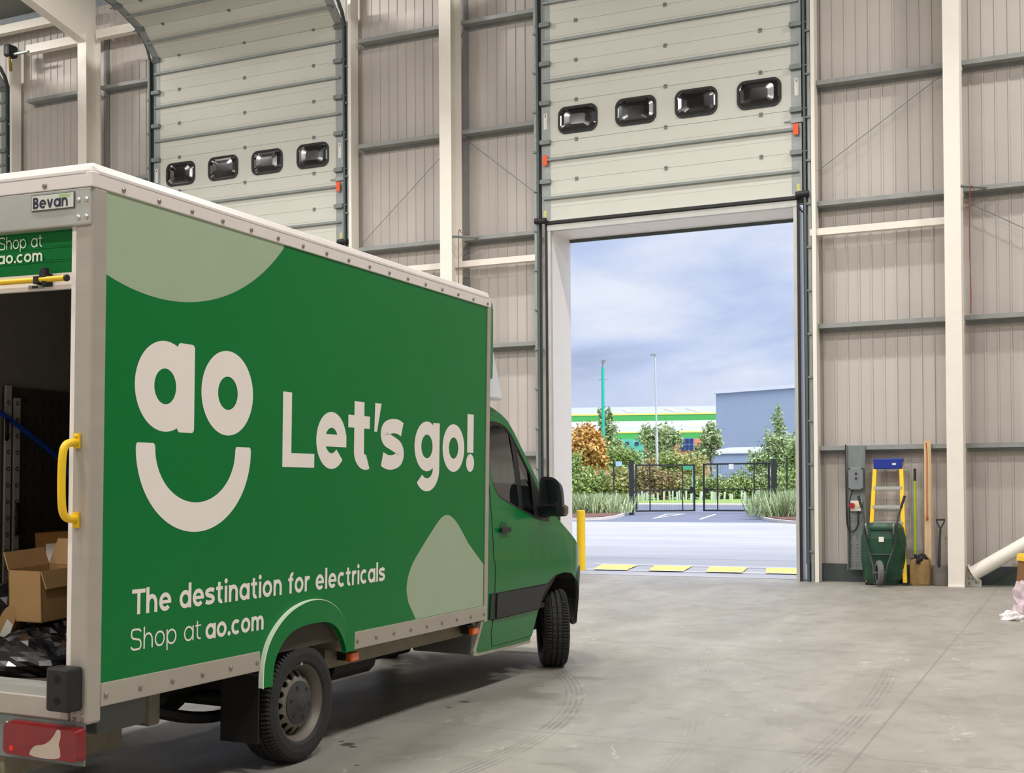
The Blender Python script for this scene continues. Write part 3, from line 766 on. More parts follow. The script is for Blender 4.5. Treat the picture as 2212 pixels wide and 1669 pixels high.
# tail lamps on their galvanised plate
for s in (1, -1):
    MB().box(*sorted((s * .35, s * 1.05)), YR - .0, YR + .012, .37, .575).build('lamp_plate', M_galvd, van)
    prof = rrect(.607, 1.068, .392, .553, .028)
    tl = MB().prism(prof, lambda u, v: (s * u, YR - .004, v), lambda u, v: (s * (.84 + (u - .84) * .97), YR - .06, .4725 + (v - .4725) * .90)).build('tail_lamp', M_red, van, bevel=.008)
    wl = smooth_poly([(.775, .402), (.785, .432), (.815, .458), (.86, .462), (.90, .482), (.93, .515), (.945, .542), (.968, .542), (.968, .50), (.955, .475), (.968, .445), (.968, .402)], True, 2)
    MB().prism(wl, lambda u, v: (s * u, YR - .061, v), lambda u, v: (s * u, YR - .05, v)).build('clear_lens', M_clear, tl)
    MB().tube([(s * .665, YR - .0605, .43), (s * .665, YR - .058, .43)], .014, 14).build('reflector', mat('bright_red', rgb(225, 40, 24), .2), tl)
    b = Rivets()
    for z in (.42, .53): rivet(b, s * .58, YR, z, .010, 0)
    b.build('bolt', M_bolt, van)
    MB().box(*sorted((s * .50, s * .53)), YR + .03, -.95, .255, .378).build('underrun_plate', M_beige, van)
    MB().box(*sorted((s * .70, s * .97)), -1.62, -1.27, .475, .63).build('chassis_box', mat('chassis_grey', rgb(86, 90, 90), .6), van, bevel=.01)
MB().box(-.5, .5, YR + .03, YR + .05, .255, .378).build('underrun_plate', M_beige, van)
MB().box(.25, .498, YR - .0, YR + .028, .26, .30).build('reflective_strip', mat('amber_strip', rgb(220, 160, 30), .4), van)
# interior
MB().box(-1.03, 1.03, YR + .10, -.47, .66, .70).box(-.6, .6, -.47, .575, .66, .70).box(-1.03, 1.03, .575, YF - .03, .66, .70).build('load_floor', M_ply, van)
MB().box(-1.03, 1.03, YF - .05, YF - .02, .70, 3.04).build('bulkhead', M_inside, van)
lw = MB().box(-1.03, -1.018, YR + .1, YF - .05, .70, 3.04).box(1.018, 1.03, YR + .1, YF - .05, .84, 3.04); lw.build('inner_lining', M_inside, van)
pp = MB(); x = -1.0
pp.box(-1.018, -1.0, -.34, 1.6, .70, 2.268)
perf = pp.build('perforated_panel', M_ply, van)
for a in range(6):
    for bz in range(14):
        MB().box(-1.0, -.9985, -.16 + a * .075, -.152 + a * .075, .80 + bz * .105, .84 + bz * .105).build('panel_slot', mat('slot_black', rgb(8, 8, 8), .9), perf)
for s in (1, -1): MB().box(*sorted((s * .60, s * 1.02)), -.46, .57, .70, .88).build('wheel_box', M_ply, van)
for y0, zt_ in ((-.335, 2.275), (-.262, 2.20), (-1.05, 2.27), (.9, 2.2)):
    r = MB().box(-1.0, -.985, y0, y0 + .046, .72, zt_).build('lashing_rail', mat('lashing_alu', rgb(214, 210, 202), .45, .2), van)
    for k in range(14): MB().lathe([(.015, 0), (.015, .003), (.008, .004)], 12, Matrix.Translation((-.985, y0 + .023, .80 + k * .105)) @ Matrix.Rotation(PI / 2, 4, 'Y')).build('rail_hole', mat('hole_grey', rgb(96, 92, 86), .6), r)
for y0, z0, z1 in ((-.35, 1.93, 2.08), (-.255, 1.33, 1.52)):
    MB().tube(smooth_poly([(-.98, y0 + .02, z0), (-.95, y0 - .01, z0 + .03), (-.945, y0 - .012, (z0 + z1) / 2), (-.95, y0 - .01, z1 - .03), (-.98, y0 + .02, z1)], False, 2), .012, 8).build('rail_clip', M_black, van)
# running gear underneath
ch = MB()
for s in (1, -1): ch.box(*sorted((s * .36, s * .44)), YR + .06, 4.9, .44, .60)
for y in (-1.2, -.5, .7, 1.6, 2.4): ch.box(-.44, .44, y, y + .08, .46, .58)
ch.build('chassis_frame', M_under, van)
MB().tube([(-.95, 0, .36), (.95, 0, .36)], .05, 12).ball((0, 0, .36), (.17, .15, .15)).build('rear_axle', M_under, van, smooth=True)
for s in (1, -1):
    MB().tube(smooth_poly([(s * .60, -.85, .44), (s * .60, -.4, .31), (s * .60, 0, .29), (s * .60, .4, .33), (s * .60, .8, .46)], False, 2), .035, 6).build('leaf_spring', M_under, van)
    MB().box(*sorted((s * .53, s * .67)), -.90, -.80, .36, .63).build('spring_hanger', M_beige, van, bevel=.02)
    MB().box(*sorted((s * .74, s * 1.0)), -.372, -.36, .20, .64).build('mud_flap', M_under, van)
    MB().box(*sorted((s * .84, s * .90)), .47, 2.42, .505, .64).build('side_runner', M_beige, van)
    lp = MB()
    for k, (y, z) in enumerate(((.62, .575), (2.38, .555))):
        l_ = MB().box(*sorted((s * .985, s * 1.035)), y - .05, y + .05, z - .03, z + .03).build('side_marker', M_amber, van, bevel=.014)
        MB().box(*sorted((s * .93, s * .99)), y - .06, y + .04, z - .02, z + .045).build('marker_bracket', M_black, l_)
    MB().box(*sorted((s * .45, s * .97)), 2.43, 2.50, .36, .635).build('cab_corner_panel', mat('grey_guard', rgb(104, 104, 100), .6), van, bevel=.012)
ex = MB().tube([(.25, -.3, .40), (.25, 1.3, .36), (.3, 2.6, .36)], .05, 10).tube([(.55, .95, .44), (.55, 1.5, .44)], .12, 12); ex.build('exhaust', M_under, van)
MB().box(-.8, -.1, 1.0, 2.2, .38, .58).build('fuel_tank', M_under, van, bevel=.04)

# ---- wheels
def make_wheel():
    root = bpy.data.objects.new('wheel', None); COL.objects.link(root)
    t = MB(); R_, n = .355, 240
    prof = [(.222, -.095), (.245, -.112), (.29, -.120), (.325, -.112), (.343, -.095), (.352, -.066), (.353, -.054), (.338, -.052), (.338, -.040), (.3545, -.038), (.355, -.009), (.338, -.006), (.338, .006), (.355, .009), (.3545, .038), (.338, .040), (.338, .052), (.353, .054), (.352, .066), (.343, .095), (.325, .112), (.29, .120), (.245, .112), (.222, .095)]
    i0 = 0
    for r, h in prof:
        for q in range(n):
            a = 2 * PI * q / n; rr = r
            if r > .3385:
                if abs(h) > .045 and q % 3 == 0: rr = r - (.014 if abs(h) > .06 else .012)
                elif r > .35 and q % 6 < 2: rr = r - .005
            t.v.append((h, rr * math.cos(a), rr * math.sin(a)))
    for j in range(len(prof) - 1):
        for q in range(n): t.f.append((j * n + q, j * n + (q + 1) % n, (j + 1) * n + (q + 1) % n, (j + 1) * n + q))
    t.build('tyre', M_tyre, root)
    rim = MB()
    rim.lathe([(.20, -.095), (.226, -.092), (.200, -.06), (.190, 0), (.196, .045), (.212, .075), (.224, .098), (.232, .100), (.234, .088), (.226, .085)], 64, ax='X')
    rr0, rr1, NH = .128, .197, 15                       # pierced disc
    def dx(r): return .082 - .060 * ((r - rr0) / (rr1 - rr0)) ** 1.5
    for k in range(NH):
        a0, a1 = 2 * PI * k / NH, 2 * PI * (k + 1) / NH; am = (a0 + a1) / 2; rc = .166; n2 = 16
        hole, bnd = [], []
        for q in range(n2):
            ph = 2 * PI * q / n2
            hole.append((rc + .0215 * math.cos(ph), am + .0215 * math.sin(ph) / rc))
            c_, s_ = math.cos(ph), math.sin(ph); m = max(abs(c_), abs(s_)); c_, s_ = c_ / m, s_ / m
            bnd.append(((rr0 + rr1) / 2 + c_ * (rr1 - rr0) / 2, am + s_ * (a1 - a0) / 2))
        f = lambda p: (dx(p[0]), p[0] * math.cos(p[1]), p[0] * math.sin(p[1]))
        g = lambda p: (dx(p[0]) - .012, p[0] * math.cos(p[1]), p[0] * math.sin(p[1]))
        for q in range(n2):
            q2 = (q + 1) % n2; rim.quad(f(bnd[q]), f(bnd[q2]), f(hole[q2]), f(hole[q])); rim.quad(f(hole[q]), f(hole[q2]), g(hole[q2]), g(hole[q]))
    rim.build('rim', M_rim, root, smooth=True)
    hub = MB().lathe([(.129, .080), (.127, .088), (.110, .093), (.06, .100), (.042, .108), (.036, .112), (.0005, .112)], 48, ax='X')
    h = hub.build('hub_cap', M_hub, root, smooth=True)
    for k in range(6):
        M = Matrix.Rotation(2 * PI * k / 6 + .3, 4, 'X'); MB().box(.092, .0975, -.009, .009, .075, .105, M).build('hub_slot', M_black, root)
    dr = MB().lathe([(.19, -.04), (.14, -.02), (.02, -.02)], 32, ax='X'); dr.build('brake_drum', M_under, root)
    v = MB().box(.098, .108, -.008, .008, .222, .245).build('balance_weight', M_alur, root)
    return root
wh = make_wheel()
def place_wheel(w, x, y, steer=0, flip=False):
    w.parent = van
    M = Matrix.Translation((x, y, .355 + .0198 * x)) @ VROT.inverted().to_4x4() @ Matrix.Rotation(steer, 4, 'Z') @ (Matrix.Rotation(PI, 4, 'Z') if flip else Matrix.Identity(4))
    w.location = M.translation; w.rotation_euler = M.to_euler()
wheels = [wh] + [copy_tree(wh) for _ in range(3)]
place_wheel(wheels[0], .915, .035); place_wheel(wheels[1], -.915, .035, 0, True)
place_wheel(wheels[2], .865, 4.33, .52); place_wheel(wheels[3], -.865, 4.33, .52, True)

# ---- cab
def cabx(y, z):
    x = .985
    if z > 1.22: x -= .135 * ((z - 1.22) / 1.1) ** 1.35
    if z < .62: x -= .02 * ((.62 - z) / .3)
    u = (y - 4.2) / 1.15
    if u > 0: x -= .54 * min(u, 1.05) ** 3.16
    return x + .012 * math.exp(-((z - .95) / .25) ** 2)
def pip(p, poly):
    x, y = p; c = False; n = len(poly)
    for i in range(n):
        (x1, y1), (x2, y2) = poly[i], poly[i - 1]
        if (y1 > y) != (y2 > y) and x < (x2 - x1) * (y - y1) / (y2 - y1) + x1: c = not c
    return c
def dens(poly, step=.06, closed=True):
    out = []; n = len(poly)
    for i in range(n if closed else n - 1):
        a, b = poly[i], poly[(i + 1) % n]; k = max(1, int(math.hypot(b[0] - a[0], b[1] - a[1]) / step))
        for q in range(k): out.append((a[0] + (b[0] - a[0]) * q / k, a[1] + (b[1] - a[1]) * q / k))
    if not closed: out.append(poly[-1])
    return out
def skin(mb, outer, holes=(), s=1, off=0.0, step=.07, thick=0.0):
    loops = [dens(outer, .05)] + [dens(h, .05) for h in holes]
    vs, es = [], []
    for lp in loops:
        i = len(vs); vs += [Vector(p) for p in lp]; es += [(i + k, i + (k + 1) % len(lp)) for k in range(len(lp))]
    xs = [p[0] for p in outer]; zs = [p[1] for p in outer]; y = min(xs) + step / 2
    while y < max(xs):
        z = min(zs) + step / 2
        while z < max(zs):
            if pip((y, z), outer) and not any(pip((y, z), h) for h in holes) and min((q - Vector((y, z))).length for q in vs[:sum(len(l) for l in loops)]) > .025: vs.append(Vector((y, z)))
            z += step
        y += step
    V_, _, F_, _, _, _ = delaunay_2d_cdt(vs, es, [], 0, 1e-5)
    F_ = [f for f in F_ if (lambda c: pip(c, loops[0]) and not any(pip(c, h) for h in loops[1:]))(((V_[f[0]][0] + V_[f[1]][0] + V_[f[2]][0]) / 3, (V_[f[0]][1] + V_[f[1]][1] + V_[f[2]][1]) / 3))]
    i0 = len(mb.v); mb.v += [(s * (cabx(p[0], p[1]) + off), p[0], p[1]) for p in V_]; mb.f += [tuple(i0 + k for k in f) for f in F_]
    if thick:
        for lp in loops:
            n = len(lp)
            for k in range(n):
                a, b = lp[k], lp[(k + 1) % n]; xa, xb = cabx(*a) + off, cabx(*b) + off
                mb.quad((s * xa, *a), (s * xb, *b), (s * (xb - thick), *b), (s * (xa - thick), *a))
    return mb
def side_line(mb, pts, r=.005, s=1, off=0.0):
    pts = dens(pts, .05, False); return mb.tube([(s * (cabx(*p) + off), *p) for p in pts], r, 6)
EDGE = [(2.55, 2.335), (2.90, 2.322), (3.03, 2.293), (3.16, 2.256), (3.27, 2.208), (3.38, 2.11), (3.50, 1.98), (3.63, 1.85), (3.83, 1.635), (3.99, 1.47), (4.12, 1.385), (4.28, 1.305), (4.45, 1.225), (4.75, 1.10), (5.02, 1.0), (5.20, .93), (5.29, .86)]
ARCH = [(3.574, .345), (3.62, .47), (3.675, .60), (3.76, .725), (3.88, .815), (4.05, .87), (4.27, .885), (4.46, .865), (4.61, .80), (4.71, .70), (4.77, .60)]
DOOR = [(2.775, 2.235), (2.99, 2.235), (3.15, 2.214), (3.24, 2.18), (3.345, 2.10), (3.48, 1.955), (3.61, 1.815), (3.74, 1.665), (3.84, 1.535), (3.93, 1.425), (3.94, 1.36), (3.87, 1.25), (3.847, 1.0), (3.80, .78), (3.70, .60), (3.60, .385), (2.80, .385), (2.765, .50), (2.79, .62), (2.79, .83), (2.79, 1.04), (2.762, 1.10), (2.757, 1.38), (2.765, 1.8)]
WIN = [(2.79, 2.19), (2.97, 2.19), (3.10, 2.181), (3.21, 2.152), (3.31, 2.085), (3.40, 1.99), (3.50, 1.885), (3.60, 1.775), (3.72, 1.63), (3.80, 1.515), (3.87, 1.42), (3.86, 1.373), (3.77, 1.378), (3.51, 1.416), (3.30, 1.47), (3.07, 1.53), (2.92, 1.573), (2.85, 1.64), (2.80, 1.76)]
WIN = smooth_poly(WIN, True, 1)
GRN_BACK = [(2.50, .385), (2.52, .36)]
shell_outer = GRN_BACK + ARCH + [(4.70, .79), (4.80, .885), (5.05, .90), (5.29, .86)] + EDGE[::-1][1:] + [(2.55, .645), (2.60, .60)]
for s in (1, -1):
    sh_ = skin(MB(), shell_outer, [DOOR], s, 0, .09).build('cab_side', M_cabgreen, van, smooth=True)
    low = [p for p in DOOR]
    d = skin(MB(), DOOR, [WIN], s, .004, .08, .02).build('cab_door', M_cabgreen, van, smooth=True)
    m = MB(); side_line(m, DOOR + [DOOR[0]], .0055, s, -.002); m.build('door_gap', M_under, d)
    for z in (.602, .809):
        m = MB(); side_line(m, [(2.75, z - .003), (3.70 if z < .7 else 3.79, z)], .004, s, .004); m.build('panel_line', M_under, d)
    g = MB(); rimo = dens(WIN, .03); wc = (3.3, 1.75)
    gi = [(p[0] + (wc[0] - p[0]) * .05, p[1] + (wc[1] - p[1]) * .07) for p in rimo]
    for k in range(len(rimo)):
        k2 = (k + 1) % len(rimo)
        g.quad((s * (cabx(*rimo[k]) + .006), *rimo[k]), (s * (cabx(*rimo[k2]) + .006), *rimo[k2]), (s * (cabx(*gi[k2]) - .004), *gi[k2]), (s * (cabx(*gi[k]) - .004), *gi[k]))
    g.build('window_surround', M_black, d)
    skin(MB(), gi, [], s, -.006, .15).build('side_glass', M_winglass, d, smooth=True)
    # pillar between quarter light and drop glass, black corner behind the mirror
    p = skin(MB(), [(3.27, 2.10), (3.34, 2.04), (3.385, 1.98), (3.395, 1.70), (3.385, 1.46), (3.305, 1.475), (3.305, 1.60), (3.295, 1.92)], [], s, .0, .1); p.build('glass_divider', M_black, d)
    p = skin(MB(), [(3.585, 1.80), (3.62, 1.77), (3.74, 1.63), (3.83, 1.52), (3.92, 1.415), (3.93, 1.352), (3.77, 1.365), (3.60, 1.39), (3.60, 1.50), (3.594, 1.68)], [], s, .007, .1); p.build('mirror_base', M_plastic, d)
    # black moulding across the door and wing
    p = skin(MB(), [(2.805, .607), (3.675, .607), (3.735, .70), (3.785, .805), (2.80, .805)], [], s, .022, .08, .03); p.build('rubbing_strip', M_plastic, d, smooth=True)
    p = skin(MB(), [(2.70, .607), (2.78, .607), (2.775, .70), (2.78, .81), (2.70, .81)], [], s, .012, .08, .03); p.build('rubbing_strip', M_plastic, van)
    p = skin(MB(), [(3.69, .607), (3.76, .72), (3.88, .81), (3.80, .808), (3.745, .70)], [], s, .016, .08, .02); p.build('rubbing_strip', M_plastic, van)
    # sill and white rear lip
    lip = MB(); lp_ = [(2.585, .64), (2.52, .50), (2.46, .385), (2.47, .352), (2.53, .338), (3.0, .330), (3.58, .322)]; li = [(2.62, .64), (2.56, .50), (2.505, .40), (2.51, .375), (2.55, .362), (3.0, .352), (3.58, .345)]
    for k in range(len(lp_) - 1):
        f_ = lambda q, o: (s * (cabx(*q) + o), *q)
        lip.quad(f_(lp_[k], .0), f_(lp_[k + 1], .0), f_(li[k + 1], .003), f_(li[k], .003)); lip.quad(f_(lp_[k], .0), f_(lp_[k + 1], .0), f_(lp_[k + 1], -.10), f_(lp_[k], -.10))
    lip.build('sill_lip', mat('grey_white_paint', rgb(176, 172, 158), .45), van)
    MB().box(*sorted((s * .6, s * .93)), 2.56, 3.55, .345, .39).build('sill_underside', M_under, van)
    # handle in its recess
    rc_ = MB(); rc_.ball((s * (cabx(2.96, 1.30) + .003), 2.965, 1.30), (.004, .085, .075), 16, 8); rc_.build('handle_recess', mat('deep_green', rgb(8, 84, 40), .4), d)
    hb = MB().box(*sorted((s * (cabx(2.9, 1.31) + .012), s * (cabx(2.9, 1.31) + .04))), 2.865, 3.045, 1.29, 1.33).build('door_handle', M_plastic, d, bevel=.010)
    # mirror
    mir = empty('mirror', (0, 0, 0)); mir.parent = van
    prof = smooth_poly([(.985, 1.42), (.985, 1.70), (1.0, 1.742), (1.06, 1.748), (1.135, 1.735), (1.18, 1.68), (1.20, 1.52), (1.205, 1.42)], True, 2)
    MB().prism(prof, lambda u, v: (s * u, 3.69, v), lambda u, v: (s * (1.09 + (u - 1.09) * .72), 3.82, 1.58 + (v - 1.58) * .78)).build('mirror_housing', M_plastic, mir, smooth=True)
    gl = smooth_poly([(1.005, 1.51), (1.01, 1.70), (1.05, 1.724), (1.12, 1.712), (1.148, 1.66), (1.158, 1.51)], True, 1)
    MB().prism(gl, lambda u, v: (s * u, 3.6885, v), lambda u, v: (s * u, 3.692, v)).build('mirror_glass', mat('mirror_dark', rgb(70, 84, 84), .06, .9, var=0), mir)
    MB().box(*sorted((s * 1.005, s * 1.15)), 3.6885, 3.692, 1.428, 1.492).build('wide_angle_glass', mat('mirror_dark2', rgb(60, 68, 68), .08, .9, var=0), mir)
    MB().box(*sorted((s * .985, s * 1.215)), 3.692, 3.80, 1.405, 1.505).build('mirror_foot', M_plastic, mir, bevel=.02)
    MB().box(*sorted((s * 1.165, s * 1.222)), 3.70, 3.80, 1.415, 1.50).build('indicator', mat('smoked_amber', rgb(84, 62, 48), .2, coat=.5), mir, bevel=.018)
    MB().tube([(s * .90, 3.80, 1.44), (s * 1.05, 3.75, 1.44)], .05, 10).build('mirror_arm', M_plastic, mir)
    # headlamp and bumper corner
    p = skin(MB(), smooth_poly([(4.93, .93), (5.08, .95), (5.22, .93), (5.24, .98), (5.08, 1.10), (4.98, 1.08), (4.93, 1.0)], True, 2), [], s, .006, .05); p.build('headlamp', mat('lamp_lens', rgb(206, 214, 216), .08, coat=1.0), van, smooth=True)
    p = skin(MB(), [(4.77, .60), (4.71, .70), (4.635, .79), (4.72, .85), (4.82, .90), (5.05, .915), (5.29, .875), (5.34, .70), (5.31, .40), (5.0, .33), (4.86, .37), (4.80, .48)], [], s, .018, .06, .03); p.build('bumper_corner', mat('bumper_grey', rgb(64, 67, 72), .55), van, smooth=True)
    # inner wheel tub
    tb = MB(); ar = dens(ARCH, .06, False)
    for a, b in zip(ar, ar[1:]): tb.quad((s * (cabx(*a) - .01), *a), (s * (cabx(*b) - .01), *b), (s * .55, *b), (s * .55, *a))
    tb.quad((s * .55, 3.5, .3), (s * .55, 4.85, .3), (s * .55, 4.85, .9), (s * .55, 3.5, .9)); tb.build('wheel_tub', mat('tub_black', rgb(12, 12, 12), .9), van)
# across the cab: roof, windscreen, bonnet, front
def cross(mb, e, bulge, f0=-1.0, f1=1.0, n=14, lift=0):
    rows = []
    for i, p in enumerate(e):
        a, b = e[max(i - 1, 0)], e[min(i + 1, len(e) - 1)]; d = Vector((b[0] - a[0], b[1] - a[1])).normalized(); nn = Vector((-d.y, d.x))
        if nn.y < 0 and abs(d.y) < .99: nn = -nn
        xe = cabx(*p); row = []
        bl = bulge[i] if isinstance(bulge, (list, tuple)) else bulge
        for k in range(n + 1):
            t = f0 + (f1 - f0) * k / n; o = bl * (1 - abs(t) ** 3.2) + lift; row.append((xe * t, p[0] + nn.x * o, p[1] + nn.y * o))
        rows.append(row)
    for r0, r1 in zip(rows, rows[1:]):
        for k in range(n): mb.quad(r0[k], r0[k + 1], r1[k + 1], r1[k])
    return mb
cross(MB(), EDGE[:5], [.04, .045, .05, .055, .06]).build('cab_roof', M_cabgreen, van, smooth=True)
for f0, f1 in ((-1, -.86), (.86, 1)): cross(MB(), EDGE[4:11], [.06, .07, .08, .085, .085, .09, .09], f0, f1, 4).build('windscreen_pillar', M_cabgreen, van, smooth=True)
cross(MB(), EDGE[4:11], [.06, .07, .08, .085, .085, .09, .09], -.86, .86, 14).build('windscreen', M_winglass, van, smooth=True)
cross(MB(), EDGE[10:], [.09, .09, .09, .09, .09, .085, .08]).build('bonnet', M_cabgreen, van, smooth=True)
cross(MB(), [(5.29, .875), (5.335, .72), (5.32, .50), (5.29, .36)], .06).build('front_bumper', M_plastic, van, smooth=True)
MB().box(-.93, .93, 2.50, 2.53, .40, 2.33).build('cab_back', M_inside, van)
cb = MB().box(-.96, .96, 2.53, 3.9, .60, .64); cb.build('cab_floor', M_under, van)
for s in (1, -1):
    st_ = MB().box(*sorted((s * .25, s * .78)), 2.72, 3.2, .86, 1.0).box(*sorted((s * .27, s * .76)), 2.62, 2.76, .95, 1.55).box(*sorted((s * .38, s * .65)), 2.62, 2.73, 1.58, 1.80).box(*sorted((s * .3, s * .7)), 2.75, 3.1, .64, .87)
    st_.build('seat', M_seat, van, bevel=.04)
MB().prism([(3.55, .64), (3.50, 1.15), (3.62, 1.36), (3.85, 1.42), (4.4, 1.40), (4.4, .9), (4.0, .64)], lambda u, v: (-.9, u, v), lambda u, v: (.9, u, v)).build('dashboard', M_plastic, van)
MB().tube([(.45 + .19 * math.cos(2 * PI * k / 24), 3.42 + .09 * math.sin(2 * PI * k / 24), 1.30 + .165 * math.sin(2 * PI * k / 24)) for k in range(24)], .016, 8, closed=True).build('steering_wheel', M_black, van)
# moulded front cap of the box and the roof fairing
cap_p = smooth_poly([(-1.062, 2.33), (1.062, 2.33), (1.062, 3.02), (1.05, 3.10), (1.0, 3.15), (.9, 3.16), (-.9, 3.16), (-1.0, 3.15), (-1.05, 3.10), (-1.062, 3.02)], True, 1)
MB().prism(cap_p, lambda u, v: (u, YF, v), lambda u, v: (u * .992, YF + .075, v)).build('front_cap', M_cabgreen, van)
fp = [(2.57, 2.36), (3.05, 2.36), (2.98, 2.50), (2.84, 2.78), (2.66, 3.0), (2.57, 3.04)]
MB().prism(fp, lambda u, v: (-.93, u, v), lambda u, v: (.93, u, v)).build('roof_fairing', mat('fairing_white', rgb(222, 232, 240), .2, coat=.5), van, bevel=.02)
MB().box(-1.0, 1.0, 2.52, 2.60, 2.318, 2.338).build('cap_flange', M_mint, van)
MB().tube([(.6, 3.25, 2.33), (.6, 3.26, 2.40)], .02, 8).build('aerial', M_black, van)

# ================================================================== LOAD IN THE VAN
def vw(x, y, z): return VO + VROT @ Vector((x, y, z))
def bag(name, label, c, r, seed, squash=.5, m=None, rough_=.10, group='black bags on the van floor', cat='bag', spike=True):
    rnd = random.Random(seed); mb = MB(); n, mm = 30, 18
    ph = [rnd.uniform(0, 6.28) for _ in range(14)]
    P = []
    for j in range(mm + 1):
        th = PI * j / mm
        for q in range(n):
            a = 2 * PI * q / n
            d = 1 + rough_ * (math.sin(3 * a + ph[0] + 2 * th) + .8 * math.sin(5 * a - 3 * th + ph[1]) + .8 * math.sin(7 * th + 2 * a + ph[2]) + .7 * abs(math.sin(4 * a + 5 * th + ph[3])) + .5 * math.sin(11 * a + ph[4]) + .5 * abs(math.sin(9 * th - 6 * a + ph[5]))) * .6 + rnd.uniform(-.03, .03)
            z = math.cos(th); zz = max(z, -squash)
            rr = math.sin(th) if z > -squash else math.sin(th) ** .4
            P.append((r[0] * rr * d * math.cos(a), r[1] * rr * d * math.sin(a), r[2] * (zz * (d if zz > -squash else 1) + squash)))
    mb.v = P
    for j in range(mm):
        for q in range(n): mb.f.append((j * n + q, (j + 1) * n + q, (j + 1) * n + (q + 1) % n, j * n + (q + 1) % n))
    o = mb.build(name, m or M_bag, None); o.location = c; o.rotation_euler = (0, 0, rnd.uniform(0, 6))
    tag(o, label, cat, group); return o
def carton(name, label, size, loc, rot, m, open_top=False, lab=None, group='cardboard boxes in the van'):
    e = empty(name, loc, rot); tag(e, label, 'box', group); sx_, sy_, sz_ = [q / 2 for q in size]
    b = MB(); t = .006
    b.box(-sx_, sx_, -sy_, -sy_ + t, 0, sz_ * 2).box(-sx_, sx_, sy_ - t, sy_, 0, sz_ * 2).box(-sx_, -sx_ + t, -sy_, sy_, 0, sz_ * 2).box(sx_ - t, sx_, -sy_, sy_, 0, sz_ * 2).box(-sx_, sx_, -sy_, sy_, 0, t)
    if not open_top: b.box(-sx_, sx_, -sy_, sy_, 2 * sz_ - t, 2 * sz_)
    bo = b.build('carton_body', m, e)
    if open_top:
        for k, (sgn, ax, ang) in enumerate(((-1, 'x', .35), (1, 'x', 2.85), (1, 'y', .5))):
            L_ = size[1] * .5 if ax == 'y' else size[0] * .45
            if ax == 'x': c_ = Vector((sgn * sx_, 0, 2 * sz_)); d = Vector((sgn * math.sin(ang), 0, math.cos(ang)))
            else: c_ = Vector((0, sgn * sy_, 2 * sz_)); d = Vector((0, sgn * math.sin(ang), math.cos(ang)))
            w = Vector((0, 1, 0)) * sy_ if ax == 'x' else Vector((1, 0, 0)) * sx_
            nrm = d.cross(w).normalized() * .004
            f = MB(); f.v = [tuple(q) for q in (c_ + w + nrm, c_ - w + nrm, c_ - w * .96 + d * L_ + nrm, c_ + w * .96 + d * L_ + nrm, c_ + w - nrm, c_ - w - nrm, c_ - w * .96 + d * L_ - nrm, c_ + w * .96 + d * L_ - nrm)]
            f.f = [(0, 1, 2, 3), (7, 6, 5, 4), (0, 4, 5, 1), (1, 5, 6, 2), (2, 6, 7, 3), (3, 7, 4, 0)]; f.build('flap', m, e)
    if lab:
        y = -sy_ - .001; x0, x1, z0, z1 = lab
        l_ = MB().box(x0, x1, y - .0005, y, z0, z1).build('shipping_label', M_paper, e)
        bc = MB(); xx = x0 + (x1 - x0) * .42
        while xx < x1 - .012:
            w = random.choice((.002, .003, .005)); MB().box(xx, xx + w, y - .0012, y - .0004, z0 + .01, z0 + .035).build('barcode_bar', M_black, l_); xx += w + .004
    return e
random.seed(11)
Rz = lambda a: (VROT @ Matrix.Rotation(a, 3, 'Z')).to_euler()
FZ = .70
for k, (lb, p, r, sd) in enumerate((
        ('crumpled black plastic bag lying at the sill beside the rubber buffer', (.30, -1.38, FZ), (.27, .22, .13), 1),
        ('black plastic bag lying at the sill at the left edge of the photo', (-.18, -1.30, FZ), (.26, .24, .12), 2),
        ('shiny black bag under the open cardboard box', (.12, -.98, FZ), (.28, .22, .15), 3),
        ('black bag against the inside of the right van wall', (.66, -1.15, FZ), (.26, .30, .17), 5),
        ('black bag heaped behind the torn brown parcel', (-.42, -.78, FZ), (.34, .30, .25), 6),
        ('large black bag below the lashing rails', (-.60, -.25, FZ), (.34, .30, .30), 8))):
    bag('plastic_bag', lb, vw(*p), r, sd, .45)
carton('cardboard_box', 'open plain cardboard box with raised flap on top of the black bags', (.22, .31, .275), vw(.08, -1.05, .93), (VROT @ Matrix.Rotation(.05, 3, 'Z') @ Matrix.Rotation(.05, 3, 'X')).to_euler(), M_card, True)
carton('cardboard_box', 'darker brown cardboard box with a white barcode label behind the open box', (.62, .30, .69), vw(-.11, -.44, .70), (VROT @ Matrix.Rotation(-.08, 3, 'Y')).to_euler(), M_cardd, False, (-.225, -.05, .50, .62))
pk = MB()
pk.prism(smooth_poly([(-.17, 0), (-.05, .10), (.0, .24), (.05, .27), (.08, .25), (.05, .12), (-.02, .02), (-.10, -.02)], True, 2), lambda u, v: (u, -.05, v), lambda u, v: (u + .03, .10, v))
o = pk.build('torn_parcel', M_card); o.location = vw(-.06, -1.20, FZ + .045); o.rotation_euler = Rz(.5); tag(o, 'torn brown paper parcel with a white label leaning on the bags', 'parcel')
l_ = MB().prism([(-.03, .07), (.02, .04), (.055, .16), (.025, .19)], lambda u, v: (u, -.053, v), lambda u, v: (u, -.051, v)).build('parcel_label', M_paper, o)
ps = MB().tube(smooth_poly([(-.97, -.62, 2.20), (-.965, -.36, 2.08), (-.96, -.20, 1.99), (-.955, .025, 1.865), (-.94, .13, 1.78), (-.95, .19, 1.70)], False, 2), .018, 6)
o = ps.build('ratchet_strap', M_strap); o.matrix_world = Matrix.Translation(VO) @ VROT.to_4x4(); tag(o, 'blue webbing strap hanging across the inside van wall', 'strap')

